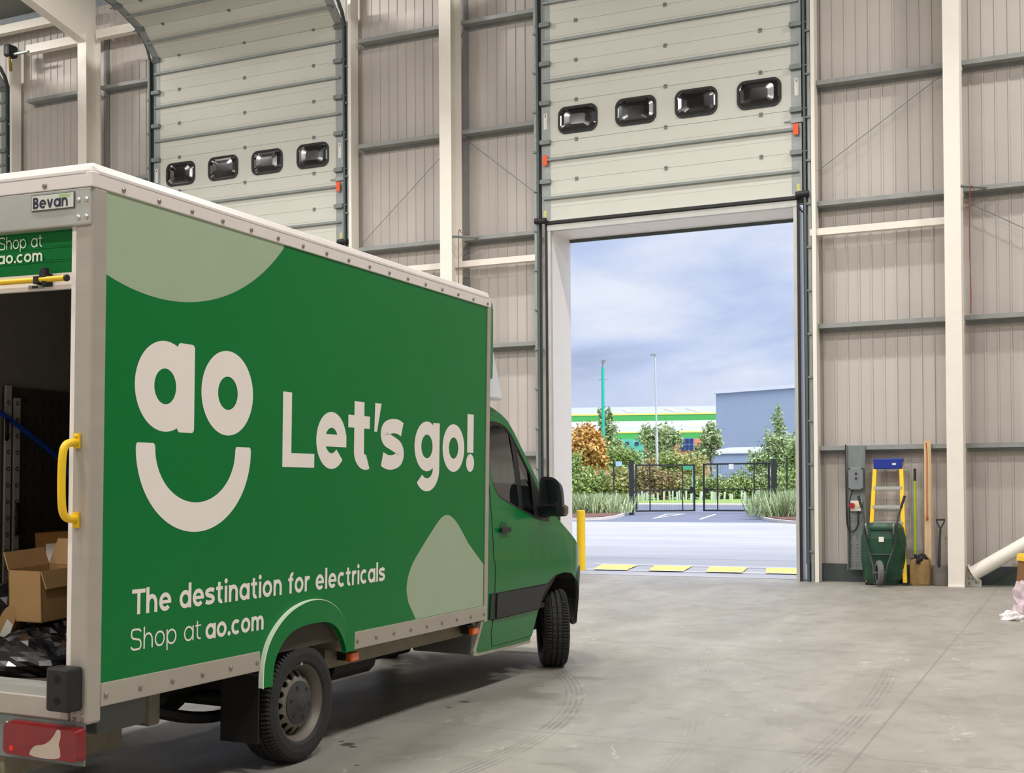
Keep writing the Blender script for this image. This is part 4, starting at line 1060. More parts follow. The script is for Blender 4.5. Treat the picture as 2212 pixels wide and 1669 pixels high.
# ================================================================== TOOLS ALONG THE WALL
YG = 21.50
ct = empty('cable_tray', (-3.475, 21.48, 0)); tag(ct, 'tall perforated grey cable tray with control boxes right of the open door', 'tray')
b = MB().box(-.15, .15, .005, .012, .22, 2.30).box(-.155, -.147, -.03, .012, .22, 2.30).box(.147, .155, -.03, .012, .22, 2.30).build('tray', M_galvd, ct)
for k in range(24):
    for q in range(3):
        if k % 3 == 2 or k > 20: continue
        MB().box(-.11 + q * .09, -.07 + q * .09, .003, .006, .28 + k * .05, .288 + k * .05).build('tray_slot', M_dark, ct)
cb_ = MB().box(-.115, .125, -.09, .005, 1.56, 1.93).build('control_box', mat('box_grey', rgb(120, 126, 130), .5), ct, bevel=.012)
for x in (-.10, .11):
    for z in (1.575, 1.915): MB().box(x - .012, x + .012, -.096, -.088, z - .012, z + .012).build('cover_screw', M_black, cb_)
for z in (1.83, 1.75): MB().tube([(.01, -.09, z), (.01, -.105, z)], .018, 10).build('push_button', M_black, cb_)
so = MB().box(-.09, .095, -.07, .005, 1.20, 1.375).build('socket_box', mat('cream_plastic', rgb(206, 202, 190), .5), ct, bevel=.01)
MB().tube([(-.06, -.06, 1.30), (-.06, -.115, 1.29)], .045, 14).build('red_switch', mat('red_plastic', rgb(176, 40, 44), .4), so, smooth=True)
MB().tube([(.05, -.06, 1.30), (.05, -.085, 1.30)], .03, 12).build('knob', mat('yellow_plastic', rgb(226, 208, 120), .4), so)
MB().tube(smooth_poly([(.03, -.03, 1.20), (.035, -.05, 1.08), (.03, -.05, .95), (-.05, -.05, .84), (-.13, -.04, .88), (-.16, -.03, 1.0), (-.165, -.03, 1.5), (-.165, -.02, 2.32)], False, 3), .013, 8).build('cable', M_black, ct, smooth=True)
MB().tube(smooth_poly([(-.05, -.03, 1.56), (-.10, -.03, 1.45), (-.12, -.02, 1.2), (-.11, -.02, .7), (-.12, -.02, .24)], False, 3), .008, 6).build('cable', M_black, ct, smooth=True)

# step ladder, folded and leaning
ld = empty('step_ladder', (-2.945, 21.27, 0)); tag(ld, 'yellow step ladder with blue top leaning on the wall behind the wheelbarrow', 'ladder')
def lx(z, s): return s * (.205 + (2.06 - z) * .042)
def ly_(z): return -.19 + z * .165
for s in (-1, 1):
    for dy, nm, ww in ((0, 'front_rail', .032), (.085, 'back_rail', .026)):
        b = MB(); b.v = [];
        p0, p1 = (lx(0.02, s), ly_(0.02) * 1 + dy), (lx(2.02, s), ly_(2.02) + dy)
        for (x, y, z) in ((p0[0], p0[1], .02), (p1[0], p1[1], 2.02)): b.v += [(x - ww, y - .02, z), (x + ww, y - .02, z), (x + ww, y + .02, z), (x - ww, y + .02, z)]
        b.f = [(0, 1, 5, 4), (1, 2, 6, 5), (2, 3, 7, 6), (3, 0, 4, 7), (0, 3, 2, 1), (4, 5, 6, 7)]
        b.build(nm, M_yellow, ld, bevel=.004)
    MB().box(lx(0, s) - .04, lx(0, s) + .04, ly_(0) - .03, ly_(0) + .12, 0, .05).build('rubber_foot', M_black, ld)
for z in (.25, .50, .76, 1.02, 1.29, 1.60):
    MB().box(lx(z, -1), lx(z, 1), ly_(z) - .03, ly_(z) + .06, z - .012, z + .012).box(lx(z, -1), lx(z, 1), ly_(z) - .032, ly_(z) - .026, z - .04, z + .012).build('tread', M_alur, ld)
for z in (.62, .9, 1.21): MB().box(lx(z, -1), lx(z, 1), ly_(z) + .07, ly_(z) + .09, z - .015, z + .015).build('back_bar', M_alur, ld)
tp = MB().box(-.235, .235, ly_(2.0) - .05, ly_(2.0) + .13, 1.90, 2.075); tp.build('top_cap', mat('ladder_blue', rgb(20, 44, 140), .4), ld, bevel=.015)
MB().box(.07, .13, ly_(2.0) - .053, ly_(2.0) - .049, 1.965, 1.995).build('sticker', M_paper, ld)

# wheelbarrow standing on its nose, pan facing the wall
wb = empty('wheelbarrow', (-3.0, 20.93, 0)); wb.scale = (1.06, 1, 1.02); tag(wb, 'green wheelbarrow tipped up on its nose with the wheel facing out', 'wheelbarrow')
pan = MB(); rows = []
for z, hw_, dep in ((.02, .26, .06), (.10, .305, .03), (.45, .33, -.02), (.75, .325, -.03), (.92, .29, 0), (.99, .24, .05), (1.00, .20, .10)):
    row = []
    for k in range(13):
        t = -1 + 2 * k / 12; edge = abs(t) ** 5
        row.append((hw_ * t, dep + .20 * edge, z))
    rows.append(row)
for r0, r1 in zip(rows, rows[1:]):
    for k in range(12): pan.quad(r0[k], r0[k + 1], r1[k + 1], r1[k])
i = len(pan.v)
for r0, r1 in zip(rows, rows[1:]):
    pan.quad(r0[0], r1[0], (r1[0][0] * 1.03, .28, r1[0][2]), (r0[0][0] * 1.03, .28, r0[0][2])); pan.quad(r0[12], r1[12], (r1[12][0] * 1.03, .28, r1[12][2]), (r0[12][0] * 1.03, .28, r0[12][2]))
M_pan = mat('barrow_green', rgb(20, 66, 44), .42, var=.25, scale=9)
pan.build('pan', M_pan, wb, smooth=True)
MB().box(-.17, .17, -.04, .0, .88, .95).build('pan_lip', M_pan, wb, bevel=.02)
MB().box(-.03, .045, -.050, -.046, .70, .78).build('sticker', M_paper, wb)
for s in (-1, 1):
    MB().tube(smooth_poly([(s * .075, -.22, .05), (s * .085, -.22, .18), (s * .10, -.14, .33), (s * .19, -.055, .58), (s * .23, -.05, .80), (s * .24, -.07, .95), (s * .25, -.02, 1.08), (s * .31, .04, 1.30)], False, 2), .016, 8).build('frame_tube', mat('frame_dark', rgb(44, 48, 48), .5), wb, smooth=True)
    MB().tube([(s * .295, .025, 1.25), (s * .345, .06, 1.43)], .02, 10).build('hand_grip', M_black, wb)
    MB().tube(smooth_poly([(s * .20, -.05, .95), (s * .21, -.16, 1.0), (s * .20, -.16, .93), (s * .19, -.05, .82)], False, 2), .014, 8).build('leg', M_galv, wb, smooth=True)
MB().tube([(-.075, -.22, .05), (0, -.23, .035), (.075, -.22, .05)], .016, 8).build('nose_bar', mat('frame_dark', rgb(44, 48, 48), .5), wb)
MB().tube([(-.16, -.06, .5), (.16, -.06, .5)], .014, 8).build('cross_tube', mat('frame_dark', rgb(44, 48, 48), .5), wb)
MW = Matrix.Translation((.0, -.235, .225)) @ Matrix.Rotation(.32, 4, 'Z')
MB().lathe([(.12, -.035), (.155, -.048), (.188, -.03), (.195, 0), (.188, .03), (.155, .048), (.12, .035)], 32, MW, 'X').build('tyre', mat('grey_tyre', rgb(96, 96, 92), .7), wb, smooth=True)
MB().lathe([(.123, -.03), (.08, -.012), (.02, -.03), (.02, .03), (.08, .012), (.123, .03)], 24, MW, 'X').build('wheel_rim', M_black, wb, smooth=True)
MB().tube([MW @ Vector((-.09, 0, 0)), MW @ Vector((.09, 0, 0))], .012, 8).build('axle', M_galvd, wb)

# broom pole, sack, timber, spade
bp_ = empty('push_broom', (-2.515, 21.30, 0)); tag(bp_, 'lime green long handled tool with black grip standing in the brown sack', 'tool')
MB().tube([(0, 0, .50), (-.012, .14, 1.70)], .021, 10).build('handle', mat('lime_green', rgb(142, 172, 40), .4), bp_)
MB().tube([(-.012, .14, 1.70), (-.014, .16, 1.90)], .022, 10).build('grip', M_black, bp_); MB().tube([(0, 0, .36), (0, 0, .51)], .02, 10).build('ferrule', M_black, bp_)
sk = MB(); rows = []
for z, a, bb_, w in ((0, .145, .10, .0), (.03, .155, .11, .01), (.2, .16, .115, .012), (.36, .158, .11, .01), (.40, .15, .10, .012), (.43, .14, .09, .015)):
    rows.append([((a + w * math.sin(7 * t_)) * math.copysign(abs(math.cos(t_)) ** .6, math.cos(t_)), (bb_ + w * math.cos(5 * t_)) * math.copysign(abs(math.sin(t_)) ** .6, math.sin(t_)), z + (.012 * math.sin(3 * t_) if z > .3 else 0)) for t_ in [2 * PI * k / 36 for k in range(36)]])
for r0, r1 in zip(rows, rows[1:]):
    for k in range(36): sk.quad(r0[k], r0[(k + 1) % 36], r1[(k + 1) % 36], r1[k])
i = len(sk.v); sk.v += [p for p in rows[0]]; sk.f.append(tuple(i + k for k in range(36)))
o = sk.build('paper_sack', mat('sack_brown', rgb(140, 112, 72), .85, var=.12, scale=12), None, smooth=True); o.location = (-2.44, 21.25, 0); tag(o, 'brown paper sack standing between the wheelbarrow and the spade', 'sack')
bag('plastic_bag', 'small black bag stuffed into the top of the brown sack', Vector((-2.41, 21.25, .36)), (.13, .08, .10), 21, .4, mat('matt_black', rgb(18, 18, 20), .6), .12, 'loose black bag by the wall')
tb = empty('timber_batten', (-2.325, 21.38, 0)); tag(tb, 'tall pale timber batten leaning upright against the wall', 'timber')
b = MB(); b.box(-.055, .055, -.02, .02, 0, 2.36, Matrix.Rotation(-.035, 4, 'X')); b.build('batten', mat('pine', rgb(210, 178, 142), .7, var=.12, scale=4, stretch=(6, 6, .6)), tb)
MB().tube(smooth_poly([(-.01, -.026 , 2.32), (.004, -.02, 2.1), (-.006, -.02, 1.6), (-.006, -.025, 1.12)], False, 2), .009, 6).ball((-.006, -.03, 1.09), (.02, .016, .045), 8, 6).build('orange_string', mat('orange_string', rgb(170, 84, 34), .8), tb)
sd = empty('spade', (-2.135, 21.30, 0)); tag(sd, 'spade with black handle standing on its blade beside the right white column', 'spade')
MB().tube([(-.015, .0, .30), (-.008, .08, .72), (0, .13, .93)], [.022, .017, .015], 10).build('shaft', M_black, sd)
MB().tube([(0, .13, .92), (-.055, .145, 1.02), (-.062, .15, 1.06)], .011, 8).tube([(0, .13, .92), (.055, .145, 1.02), (.062, .15, 1.06)], .011, 8).build('handle_fork', M_black, sd)
MB().tube([(-.07, .15, 1.065), (.07, .15, 1.065)], .016, 10).build('hand_grip', mat('dark_red_wood', rgb(70, 36, 34), .5), sd)
bl = MB()
for k in range(8):
    t0, t1 = -1 + k / 4, -1 + (k + 1) / 4; yb = lambda t: .012 * t * t * 2
    bl.quad((.125 * t0 - .01, -.03 + yb(t0), .01 + .012 * t0 * t0), (.125 * t1 - .01, -.03 + yb(t1), .01 + .012 * t1 * t1), (.12 * t1 - .01, .0 + yb(t1), .325), (.12 * t0 - .01, .0 + yb(t0), .325))
b = bl.build('blade', mat('worn_steel', rgb(110, 106, 98), .55, .3, var=.2), sd); mo = b.modifiers.new('thick', 'SOLIDIFY'); mo.thickness = .004

# diagonal tube brace with gusset at the right column
bt = empty('diagonal_brace', (-1.74, 21.29, 0)); tag(bt, 'thick white diagonal steel tube bolted to the foot of the right column', 'brace')
MB().tube([(.10, .0, .20), (5.2, .0, 3.35)], .115, 28, True).build('tube', M_white, bt, smooth=True)
pd = Vector((5.1, 0, 3.15)).normalized(); pn = Vector((-pd.z, 0, pd.x))
p0 = Vector((.14, 0, .225)); MB().tube([p0 - pd * .035, p0 - pd * .012], .165, 28).build('end_plate', M_white, bt)
g = MB().prism([(0, .0), (.235, .0), (.235, .10), (.03, .33), (0, .33)], lambda u, v: (u, -.012, v), lambda u, v: (u, .012, v)).build('gusset_plate', mat('gusset_pale', rgb(196, 192, 182), .5, var=.1), bt)
for x, z in ((.05, .26), (.09, .20), (.045, .13), (.10, .12), (.05, .05), (.15, .07)): MB().tube([(x, -.012, z), (x, -.028, z)], .014, 6).build('bolt', M_galvd, bt)

# wrapped goods at the right edge
cg = empty('wrapped_carton', (-.36, 17.05, 0), (0, 0, .43)); cg.scale = (1, 1, .72); tag(cg, 'brown carton with yellow top edge at the right edge of the photo', 'carton')
MB().prism([(-.32, 0), (.60, 0), (.60, .98), (-.25, .98)], lambda u, v: (u, -.25, v), lambda u, v: (u, .45, v)).build('carton_body', mat('brown_card2', rgb(122, 84, 46), .8, var=.12, scale=5), cg)
MB().box(-.262, .61, -.262, .46, .975, 1.03).box(-.275, -.225, -.265, .46, .90, 1.0).build('yellow_corner_edge', M_yellow, cg, bevel=.006)
M_film = mat('mauve_film', rgb(196, 176, 182), .28, var=.22, scale=9, coat=.5)
bag('wrapping_film', 'crumpled pale mauve plastic film heaped against the brown carton', Vector((-.50, 16.42, 0)), (.30, .28, .40), 31, .25, M_film, .22, 'wrapping by the carton', 'film')
bag('wrapping_film', 'small white scrap of film on the floor at the right edge', Vector((-.80, 16.12, 0)), (.13, .09, .07), 33, .4, mat('white_film', rgb(222, 214, 212), .3), .2, 'wrapping by the carton', 'film')

# ================================================================== THE YARD OUTSIDE
def yard_sheet(name, poly, m, lift=0.0, kind='structure', thick=0.0):
    mb = MB(); n = len(poly); i = 0
    mb.v = [(p[0], p[1], SLOPE * (p[1] - Y0) + lift if p[1] > Y0 else lift) for p in poly]
    mb.f = [tuple(i + t[k] for k in range(3)) for t in tessellate_polygon([[Vector((p[0], p[1], 0)) for p in poly]])]
    if thick:
        mb.v += [(v[0], v[1], v[2] - thick) for v in mb.v[:n]]
        for k in range(n): mb.f.append((k, (k + 1) % n, n + (k + 1) % n, n + k))
    o = mb.build(name, m); 
    if kind: o['kind'] = kind
    return o
M_yard = mat('yard_concrete', rgb(166, 164, 165), .6, var=.10, scale=.35, stretch=(.5, 1.6, 1), bump=.05)
M_tar = mat('tarmac', rgb(104, 108, 124), .75, var=.08, scale=1.5)
M_kerb = mat('kerb_concrete', rgb(196, 190, 182), .7)
M_mulch = mat('bark_mulch', rgb(104, 70, 58), .9, var=.35, scale=5, bump=.6, bscale=8)
M_grass = mat('verge_grass', rgb(136, 160, 78), .9, var=.2, scale=2)
yard_sheet('yard_floor', [(-120, 21.9), (60, 21.9), (60, Y0), (-120, Y0)], M_yard)
yard_sheet('yard_floor', [(-120, Y0), (60, Y0), (60, 45.2), (-120, 46.8)], M_yard)
yard_sheet('access_road', [(-200, 47.6), (-120, 46.8), (60, 45.2), (90, 45), (90, 200), (-200, 200)], M_tar, 0.0)
for Yj in (26.5, 30.5, 35.5, 41):                      # slab joints
    yard_sheet('trim_yard_joint', [(-60, Yj), (30, Yj), (30, Yj + .03), (-60, Yj + .03)], mat('joint_dark', rgb(150, 150, 158), .8), .003)
# painted hatch strip across the doorway
M_ymark = mat('yellow_marking', rgb(250, 214, 110), .6, var=.10, scale=4); M_wmark = mat('white_marking', rgb(232, 232, 238), .6, var=.04)
for k in range(4):
    x = -8.81 + 1.14 * k
    o = yard_sheet('hatch_marking', [(x, 23.05), (x + .70, 23.05), (x + .5, 24.3), (x - .28, 24.3)], M_ymark, .004 + .0166, None)
    tag(o, ('yellow painted hatch block on the concrete beside the yellow bollard', 'second yellow painted hatch block from the bollard', 'third yellow painted hatch block from the bollard', 'yellow painted hatch block at the right door jamb', 'yellow hatch block behind the right door jamb, fifth from the bollard', 'last yellow hatch block hidden right of the doorway')[k], 'marking', 'yellow hatch blocks outside the door')
for y in (22.98, 24.36): yard_sheet('trim_white_line', [(-9.3, y), (-2.5, y), (-2.5, y + .07), (-9.3, y + .07)], M_wmark, .004 + .0174)
bo = empty('bollard', (-9.02, 22.95, 0)); tag(bo, 'yellow steel bollard standing outside the open door', 'bollard')
MB().tube([(0, 0, 0), (0, 0, 1.165)], .085, 28).build('post', M_yellow, bo, smooth=True, bevel=0)
MB().lathe([(.085, 1.165), (.07, 1.18), (.001, 1.185)], 28).build('post_cap', M_yellow, bo, smooth=True)

# planting beds with kerbs
def pxpoly(pts): return [tuple(on_yard(*p))[:2] for p in pts]
bedL = smooth_poly(pxpoly([(1100, 1124), (1262, 1124), (1318, 1122), (1350, 1115), (1352, 1108), (1328, 1101), (1280, 1097), (1100, 1096)]), True, 2)
bedR = smooth_poly(pxpoly([(1900, 1140), (1735, 1132.5), (1680, 1129), (1644, 1123), (1640, 1116), (1660, 1106), (1700, 1100), (1900, 1098)]), True, 2)
def inset(poly, d):
    cx = sum(p[0] for p in poly) / len(poly); cy = sum(p[1] for p in poly) / len(poly); out = []
    n = len(poly)
    for i in range(n):
        a, b = Vector(poly[i - 1]), Vector(poly[(i + 1) % n]); t = (b - a).normalized(); nn = Vector((-t.y, t.x))
        if nn.dot(Vector((cx, cy)) - Vector(poly[i])) < 0: nn = -nn
        q = Vector(poly[i]) + nn * d; out.append((q.x, q.y))
    return out
for nm, bd in (('left', bedL), ('right', bedR)):
    yard_sheet('trim_bed_kerb_' + nm, bd, M_kerb, .11, 'structure', .2)
    yard_sheet('trim_bed_soil_' + nm, inset(bd, .16), M_mulch, .14, 'structure', .06)

def leafmat(name, a, b, c=None):
    if name in MATS: return MATS[name]
    m = bpy.data.materials.new(name); m.use_nodes = True; t = m.node_tree; bs = t.nodes['Principled BSDF']; bs.inputs['Roughness'].default_value = .6
    g = N(t, 'ShaderNodeNewGeometry'); r = N(t, 'ShaderNodeValToRGB'); e = r.color_ramp.elements
    e[0].color = a; e[1].color = b
    if c: q = r.color_ramp.elements.new(.5); q.color = c
    t.links.new(g.outputs['Random Per Island'], r.inputs[0]); t.links.new(r.outputs[0], bs.inputs['Base Color']); MATS[name] = m; return m
L_green = leafmat('leaf_mid', rgb(96, 126, 66), rgb(172, 186, 116))
L_dark = leafmat('leaf_dark', rgb(84, 112, 70), rgb(148, 170, 120))
L_olive = leafmat('leaf_olive', rgb(128, 134, 76), rgb(190, 186, 122))
L_autumn = leafmat('leaf_autumn', rgb(150, 134, 66), rgb(224, 192, 118), rgb(206, 146, 76))
L_birch = leafmat('leaf_birch', rgb(122, 144, 100), rgb(184, 198, 148))
L_grey = leafmat('leaf_grey', rgb(116, 140, 96), rgb(182, 194, 148))
L_red = leafmat('leaf_russet', rgb(140, 112, 84), rgb(176, 166, 112))
M_bark = mat('bark', rgb(96, 84, 72), .9)
def foliage(blobs, n, size, rnd, long=1.6):
    mb = MB(); vol = [b[3] * b[4] * b[5] for b in blobs]; tot = sum(vol)
    for b, v in zip(blobs, vol):
        k = max(30, int(n * 1.7 * v / tot)); nc = max(7, k // 55)
        cl = []
        for _ in range(nc):
            d = Vector((rnd.gauss(0, 1), rnd.gauss(0, 1), rnd.gauss(0, 1))).normalized() * (rnd.random() ** .45) * rnd.uniform(.8, 1.08)
            cl.append((Vector((b[0] + d.x * b[3], b[1] + d.y * b[4], b[2] + d.z * b[5])), rnd.uniform(.12, .30)))
        for _ in range(k):
            c, cr_ = rnd.choice(cl)
            p = c + Vector((rnd.gauss(0, 1) * b[3] * cr_, rnd.gauss(0, 1) * b[4] * cr_, rnd.gauss(0, 1) * b[5] * cr_))
            if p.z < .05: continue
            u = Vector((rnd.gauss(0, 1), rnd.gauss(0, 1), rnd.gauss(0, .7))).normalized(); w = u.orthogonal().normalized()
            w.rotate(Quaternion(u, rnd.uniform(0, 6.28))); s = size * .85 * rnd.uniform(.6, 1.3)
            u *= s * long / 2; w *= s / 2; mb.quad(p - u, p - w * .9, p + u, p + w * .9)
    return mb
def tree(name, label, cat, px, pbase, depth, blobs, n, size, leaf, group, trunk=True, seed=0):
    """blobs given in picture-sized units around the base: (dx, up, dy, rx, ry, rz) metres"""
    rnd = random.Random(seed); p = at_depth(px, pbase, depth); z0 = yard_z(p.x, p.y)
    e = empty(name, (p.x, p.y, z0), (0, 0, YAW)); tag(e, label, cat, group)
    foliage([(b[0], b[2], b[1], b[3], b[4], b[5]) for b in blobs], n, size, rnd).build('foliage', leaf, e, recalc=False)
    if trunk:
        t = MB(); top = max(b[1] for b in blobs)
        t.tube([(0, 0, -.2), (.05, 0, top * .4), (.0, .05, top * .95)], [.11, .08, .03], 8)
        for k in range(5):
            a = rnd.uniform(0, 6.28); h = top * rnd.uniform(.3, .7); t.tube([(.03, 0, h), (.6 * math.cos(a), .6 * math.sin(a), h + .9)], [.04, .012], 6)
        t.build('trunk', M_bark, e)
    return e
def up(py, depth, pbase=None):                          # height above the yard of a picture row at a depth
    p = at_depth(1450, py, depth); return p.z - yard_z(p.x, p.y)
def plant(name, label, cat, pts, depth, n, size, leaf, group, seed, trunk=True, flat=1.0):
    """pts: picture ellipses (px, py, rx, ry) at one depth -> blobs"""
    k = depth / F_PX; x0 = pts[0][0]; z0 = 0; p0 = at_depth(x0, 1055, depth); yz = yard_z(p0.x, p0.y)
    bl = [((q[0] - x0) * k, at_depth(q[0], q[1], depth).z - yz, 0.0, q[2] * k, q[2] * k * flat, q[3] * k) for q in pts]
    return tree(name, label, cat, x0, 1055, depth, bl, n, size, leaf, group, trunk, seed)
GT = 'trees beyond the gate'
plant('autumn_tree', 'orange autumn tree beyond the yard at the left side of the doorway', 'tree', [(1266, 968, 40, 42), (1290, 985, 26, 30), (1262, 938, 24, 24), (1240, 985, 24, 34)], 88, 5200, .20, L_autumn, GT, 1)
plant('leafy_shrub', 'bushy green shrub under the orange autumn tree', 'shrub', [(1262, 1045, 44, 34), (1300, 1050, 26, 26), (1240, 1010, 20, 30)], 84, 4200, .17, L_green, 'shrubs beyond the gate', 2, False)
plant('slender_tree', 'thin tall tree behind the turquoise mast', 'tree', [(1316, 948, 22, 34), (1308, 905, 16, 26), (1335, 968, 20, 24), (1298, 890, 8, 14)], 104, 1500, .22, L_birch, GT, 3)
plant('round_tree', 'round drooping tree in front of the striped warehouse', 'tree', [(1425, 955, 38, 34), (1400, 940, 24, 22), (1448, 945, 26, 24), (1430, 985, 32, 24)], 104, 2900, .22, L_birch, GT, 4)
plant('round_tree', 'small tree at the left corner of the blue warehouse', 'tree', [(1535, 950, 24, 34), (1540, 925, 16, 20), (1515, 985, 26, 20)], 104, 1900, .22, L_birch, GT, 5)
plant('birch_tree', 'tall pale pointed birch in front of the blue warehouse', 'tree', [(1685, 918, 16, 36), (1678, 950, 30, 34), (1670, 985, 46, 34), (1640, 1005, 30, 24), (1690, 1000, 34, 34)], 98, 4600, .20, L_birch, GT, 6)
plant('birch_tree', 'bushy green tree at the right edge of the doorway', 'tree', [(1728, 985, 26, 44), (1745, 960, 24, 34), (1716, 1030, 24, 30)], 90, 2600, .18, L_green, GT, 7)
HS = [((1345, 1035, 34, 30), L_olive, 'olive hedge bush left of the left gate post'), ((1400, 1030, 36, 34), L_red, 'russet hedge bush behind the left gate leaf'), ((1450, 1045, 34, 30), L_red, 'brownish hedge bush behind the middle of the left gate leaf'),
      ((1340, 985, 40, 26), L_green, 'bright green bush behind the hedge left of the lamp post'), ((1480, 1000, 50, 28), L_olive, 'yellow green bush right of the lamp post'), ((1500, 1050, 36, 28), L_green, 'green hedge bush between the two gate leaves'),
      ((1555, 1052, 40, 26), L_green, 'green hedge bush behind the right gate leaf'), ((1610, 1048, 38, 28), L_green, 'green hedge bush behind the right end of the right gate leaf'), ((1655, 1045, 34, 34), L_grey, 'grey green hedge bush behind the right gate post'), ((1700, 1050, 34, 30), L_green, 'hedge bush right of the right gate post'), ((1745, 1050, 30, 30), L_dark, 'dark hedge bush at the right edge of the doorway'), ((1440, 1000, 46, 22), L_green, 'green bush behind the foot of the lamp post')]
for i, (q, lf, lb) in enumerate(HS):
    plant('hedge_bush', lb, 'bush', [q, (q[0] - 14, q[1] + 14, q[2] * .8, q[3] * .8), (q[0] + 16, q[1] + 12, q[2] * .8, q[3] * .75)], 83 + (9 if q[1] < 1010 else 0), 2300, .15, lf, 'hedge beyond the road', 20 + i, False)
# ground cover in the beds
rnd = random.Random(5)
def cover(name, label, spots, leaf, seed):
    rnd = random.Random(seed); mb = MB()
    for (px, py, r, h) in spots:
        p = on_yard(px, py); z0 = yard_z(p.x, p.y) + .12
        for _ in range(150):
            a = rnd.uniform(0, 6.28); rr = r * math.sqrt(rnd.random()); b = Vector((p.x + rr * math.cos(a), p.y + rr * math.sin(a), z0))
            ht = h * rnd.uniform(.5, 1.1); lean = Vector((rnd.gauss(0, .4), rnd.gauss(0, .4), 1)).normalized() * ht; w = Vector((rnd.gauss(0, 1), rnd.gauss(0, 1), 0)).normalized() * .028
            tip = b + lean; mid = b + lean * .55
            mb.quad(b - w * .4, b + w * .4, mid + w, mid - w); mb.quad(mid - w, mid + w, tip + w * .1, tip - w * .1)
    o = mb.build(name, leaf, None, recalc=False); tag(o, label, 'plants', None, 'stuff'); return o
cover('ground_cover', 'low grey green planting in the kerbed bed left of the gate', [(x, y, 1.1, .85) for x in (1225, 1245, 1265, 1285, 1305, 1322) for y in (1103, 1109, 1113)], L_grey, 3)
cover('ground_cover', 'low grassy planting in the kerbed bed at the right of the doorway', [(x, y, 1.1, 1.0) for x in (1672, 1690, 1708, 1726, 1745, 1765) for y in (1108, 1115, 1121)] + [(1662, 1113, .7, .6), (1660, 1117, .6, .5)], L_grey, 4)

# verge, kerb and young trees in tubes
vg = [tuple(on_yard(*p))[:2] for p in ((1000, 1087), (1900, 1090), (1900, 1070), (1000, 1070))]
yard_sheet('trim_verge', vg, M_grass, .08, 'structure', .2)
kb = [tuple(on_yard(*p))[:2] for p in ((1000, 1089.5), (1900, 1093), (1900, 1090), (1000, 1087))]
yard_sheet('trim_road_kerb', kb, M_kerb, .06, 'structure', .2)
tube_px = [1239, 1246, 1276, 1293, 1312, 1318, 1325, 1331, 1341, 1347, 1352, 1357, 1379, 1387, 1391, 1397, 1403, 1413, 1421, 1434, 1447, 1453, 1463, 1468, 1476, 1482, 1493, 1512, 1515, 1520, 1537, 1541, 1545, 1553, 1564, 1577, 1581, 1602, 1607, 1610, 1630, 1636, 1640, 1695, 1699, 1714, 1721, 1728]
g0 = empty('tree_guard', (0, 0, 0)); rnd = random.Random(9)
MB().tube([(0, 0, 0), (0, 0, .60)], .055, 10, False).build('tube', mat('guard_pale', rgb(196, 214, 200), .6), g0); MB().box(.06, .085, -.012, .012, 0, .66).build('stake', mat('stake_wood', rgb(190, 170, 130), .8), g0)
for i, x in enumerate(tube_px):
    o = g0 if i == 0 else copy_tree(g0)
    p = on_yard(x, 1083 + rnd.uniform(-1.2, 1)); o.location = p; o.rotation_euler = (rnd.uniform(-.06, .06), rnd.uniform(-.10, .10), rnd.uniform(0, 6)); s_ = rnd.uniform(.8, 1.15); o.scale = (1, 1, s_)
    tag(o, 'pale green plastic tree guard tube standing in the verge before the hedge', 'tree guard', 'tree guard tubes along the verge')

# gates and posts
M_gate = mat('gate_black', rgb(30, 33, 36), .5)
def gate(label, a, b, bars, h=2.28):
    A = at_depth(*a); B = at_depth(*b); A.z = yard_z(A.x, A.y); B.z = yard_z(B.x, B.y); d = B - A; L_ = math.hypot(d.x, d.y)
    e = empty('gate_leaf', A, (0, 0, math.atan2(d.y, d.x))); tag(e, label, 'gate', 'black mesh gate leaves')
    r = .035
    b_ = MB().box(0, L_, -r, r, .10, .10 + 2 * r).box(0, L_, -r, r, h - 2 * r, h).box(0, 2 * r, -r, r, .10, h).box(L_ - 2 * r, L_, -r, r, .10, h).build('frame', M_gate, e)
    MB().box(0, L_, -.025, .025, h * .47, h * .47 + .05).build('middle_rail', M_gate, e)
    for t in bars: MB().box(L_ * t - .022, L_ * t + .022, -.02, .02, .12, h - .03).build('upright', M_gate, e)
    for k in range(1, int(L_ / .085)):                  # fine mesh wires
        if k < 44: MB().box(k * .085 - .002, k * .085 + .002, -.003, .003, .14, h - .05).build('mesh_wire', M_gate, e)
    return e, L_, h
gl, LL, hh = gate('left leaf of the black mesh gate across the road', (1373, 1060, 57.3), (1501, 1060, 58.2), (.24, .79))
MB().box(LL - .22, LL - .02, -.08, .08, .95, 1.22).build('lock_box', M_black, gl)
gr, LR, hh = gate('right leaf of the black mesh gate across the road', (1519, 1060, 57.2), (1663, 1060, 55.6), (.22, .77))
MB().box(LR * .40, LR * .40 + .22, -.05, -.045, 2.0, 2.24).build('notice_board', M_paper, gr)
MB().box(.05, .25, -.08, .08, .95, 1.15).build('lock_box', M_black, gr)
for px, dep, w, h, lb in ((1364, 56.3, .11, 2.42, 'black steel gate post left of the gate'), (1672, 55.8, .11, 2.42, 'black steel gate post right of the gate beside the planting bed'), (1326, 64, .035, 2.5, 'thin black fence post left of the left gate post'), (1700, 61, .035, 2.6, 'thin black fence post right of the right gate post')):
    p = at_depth(px, 1060, dep); e = empty('gate_post' if w > .1 else 'fence_post', (p.x, p.y, yard_z(p.x, p.y)), (0, 0, YAW)); tag(e, lb, 'post', 'posts beside the gate')
    MB().box(-w, w, -w, w, 0, h).build('post', M_gate, e); MB().box(-w * 1.1, w * 1.1, -w * 1.1, w * 1.1, h, h + .03).build('cap', M_gate, e)
    if px == 1326: MB().box(.1, .42, -.06, -.02, h - .25, h - .02).build('sign_plate', mat('blue_sign', rgb(150, 190, 230), .5), e)
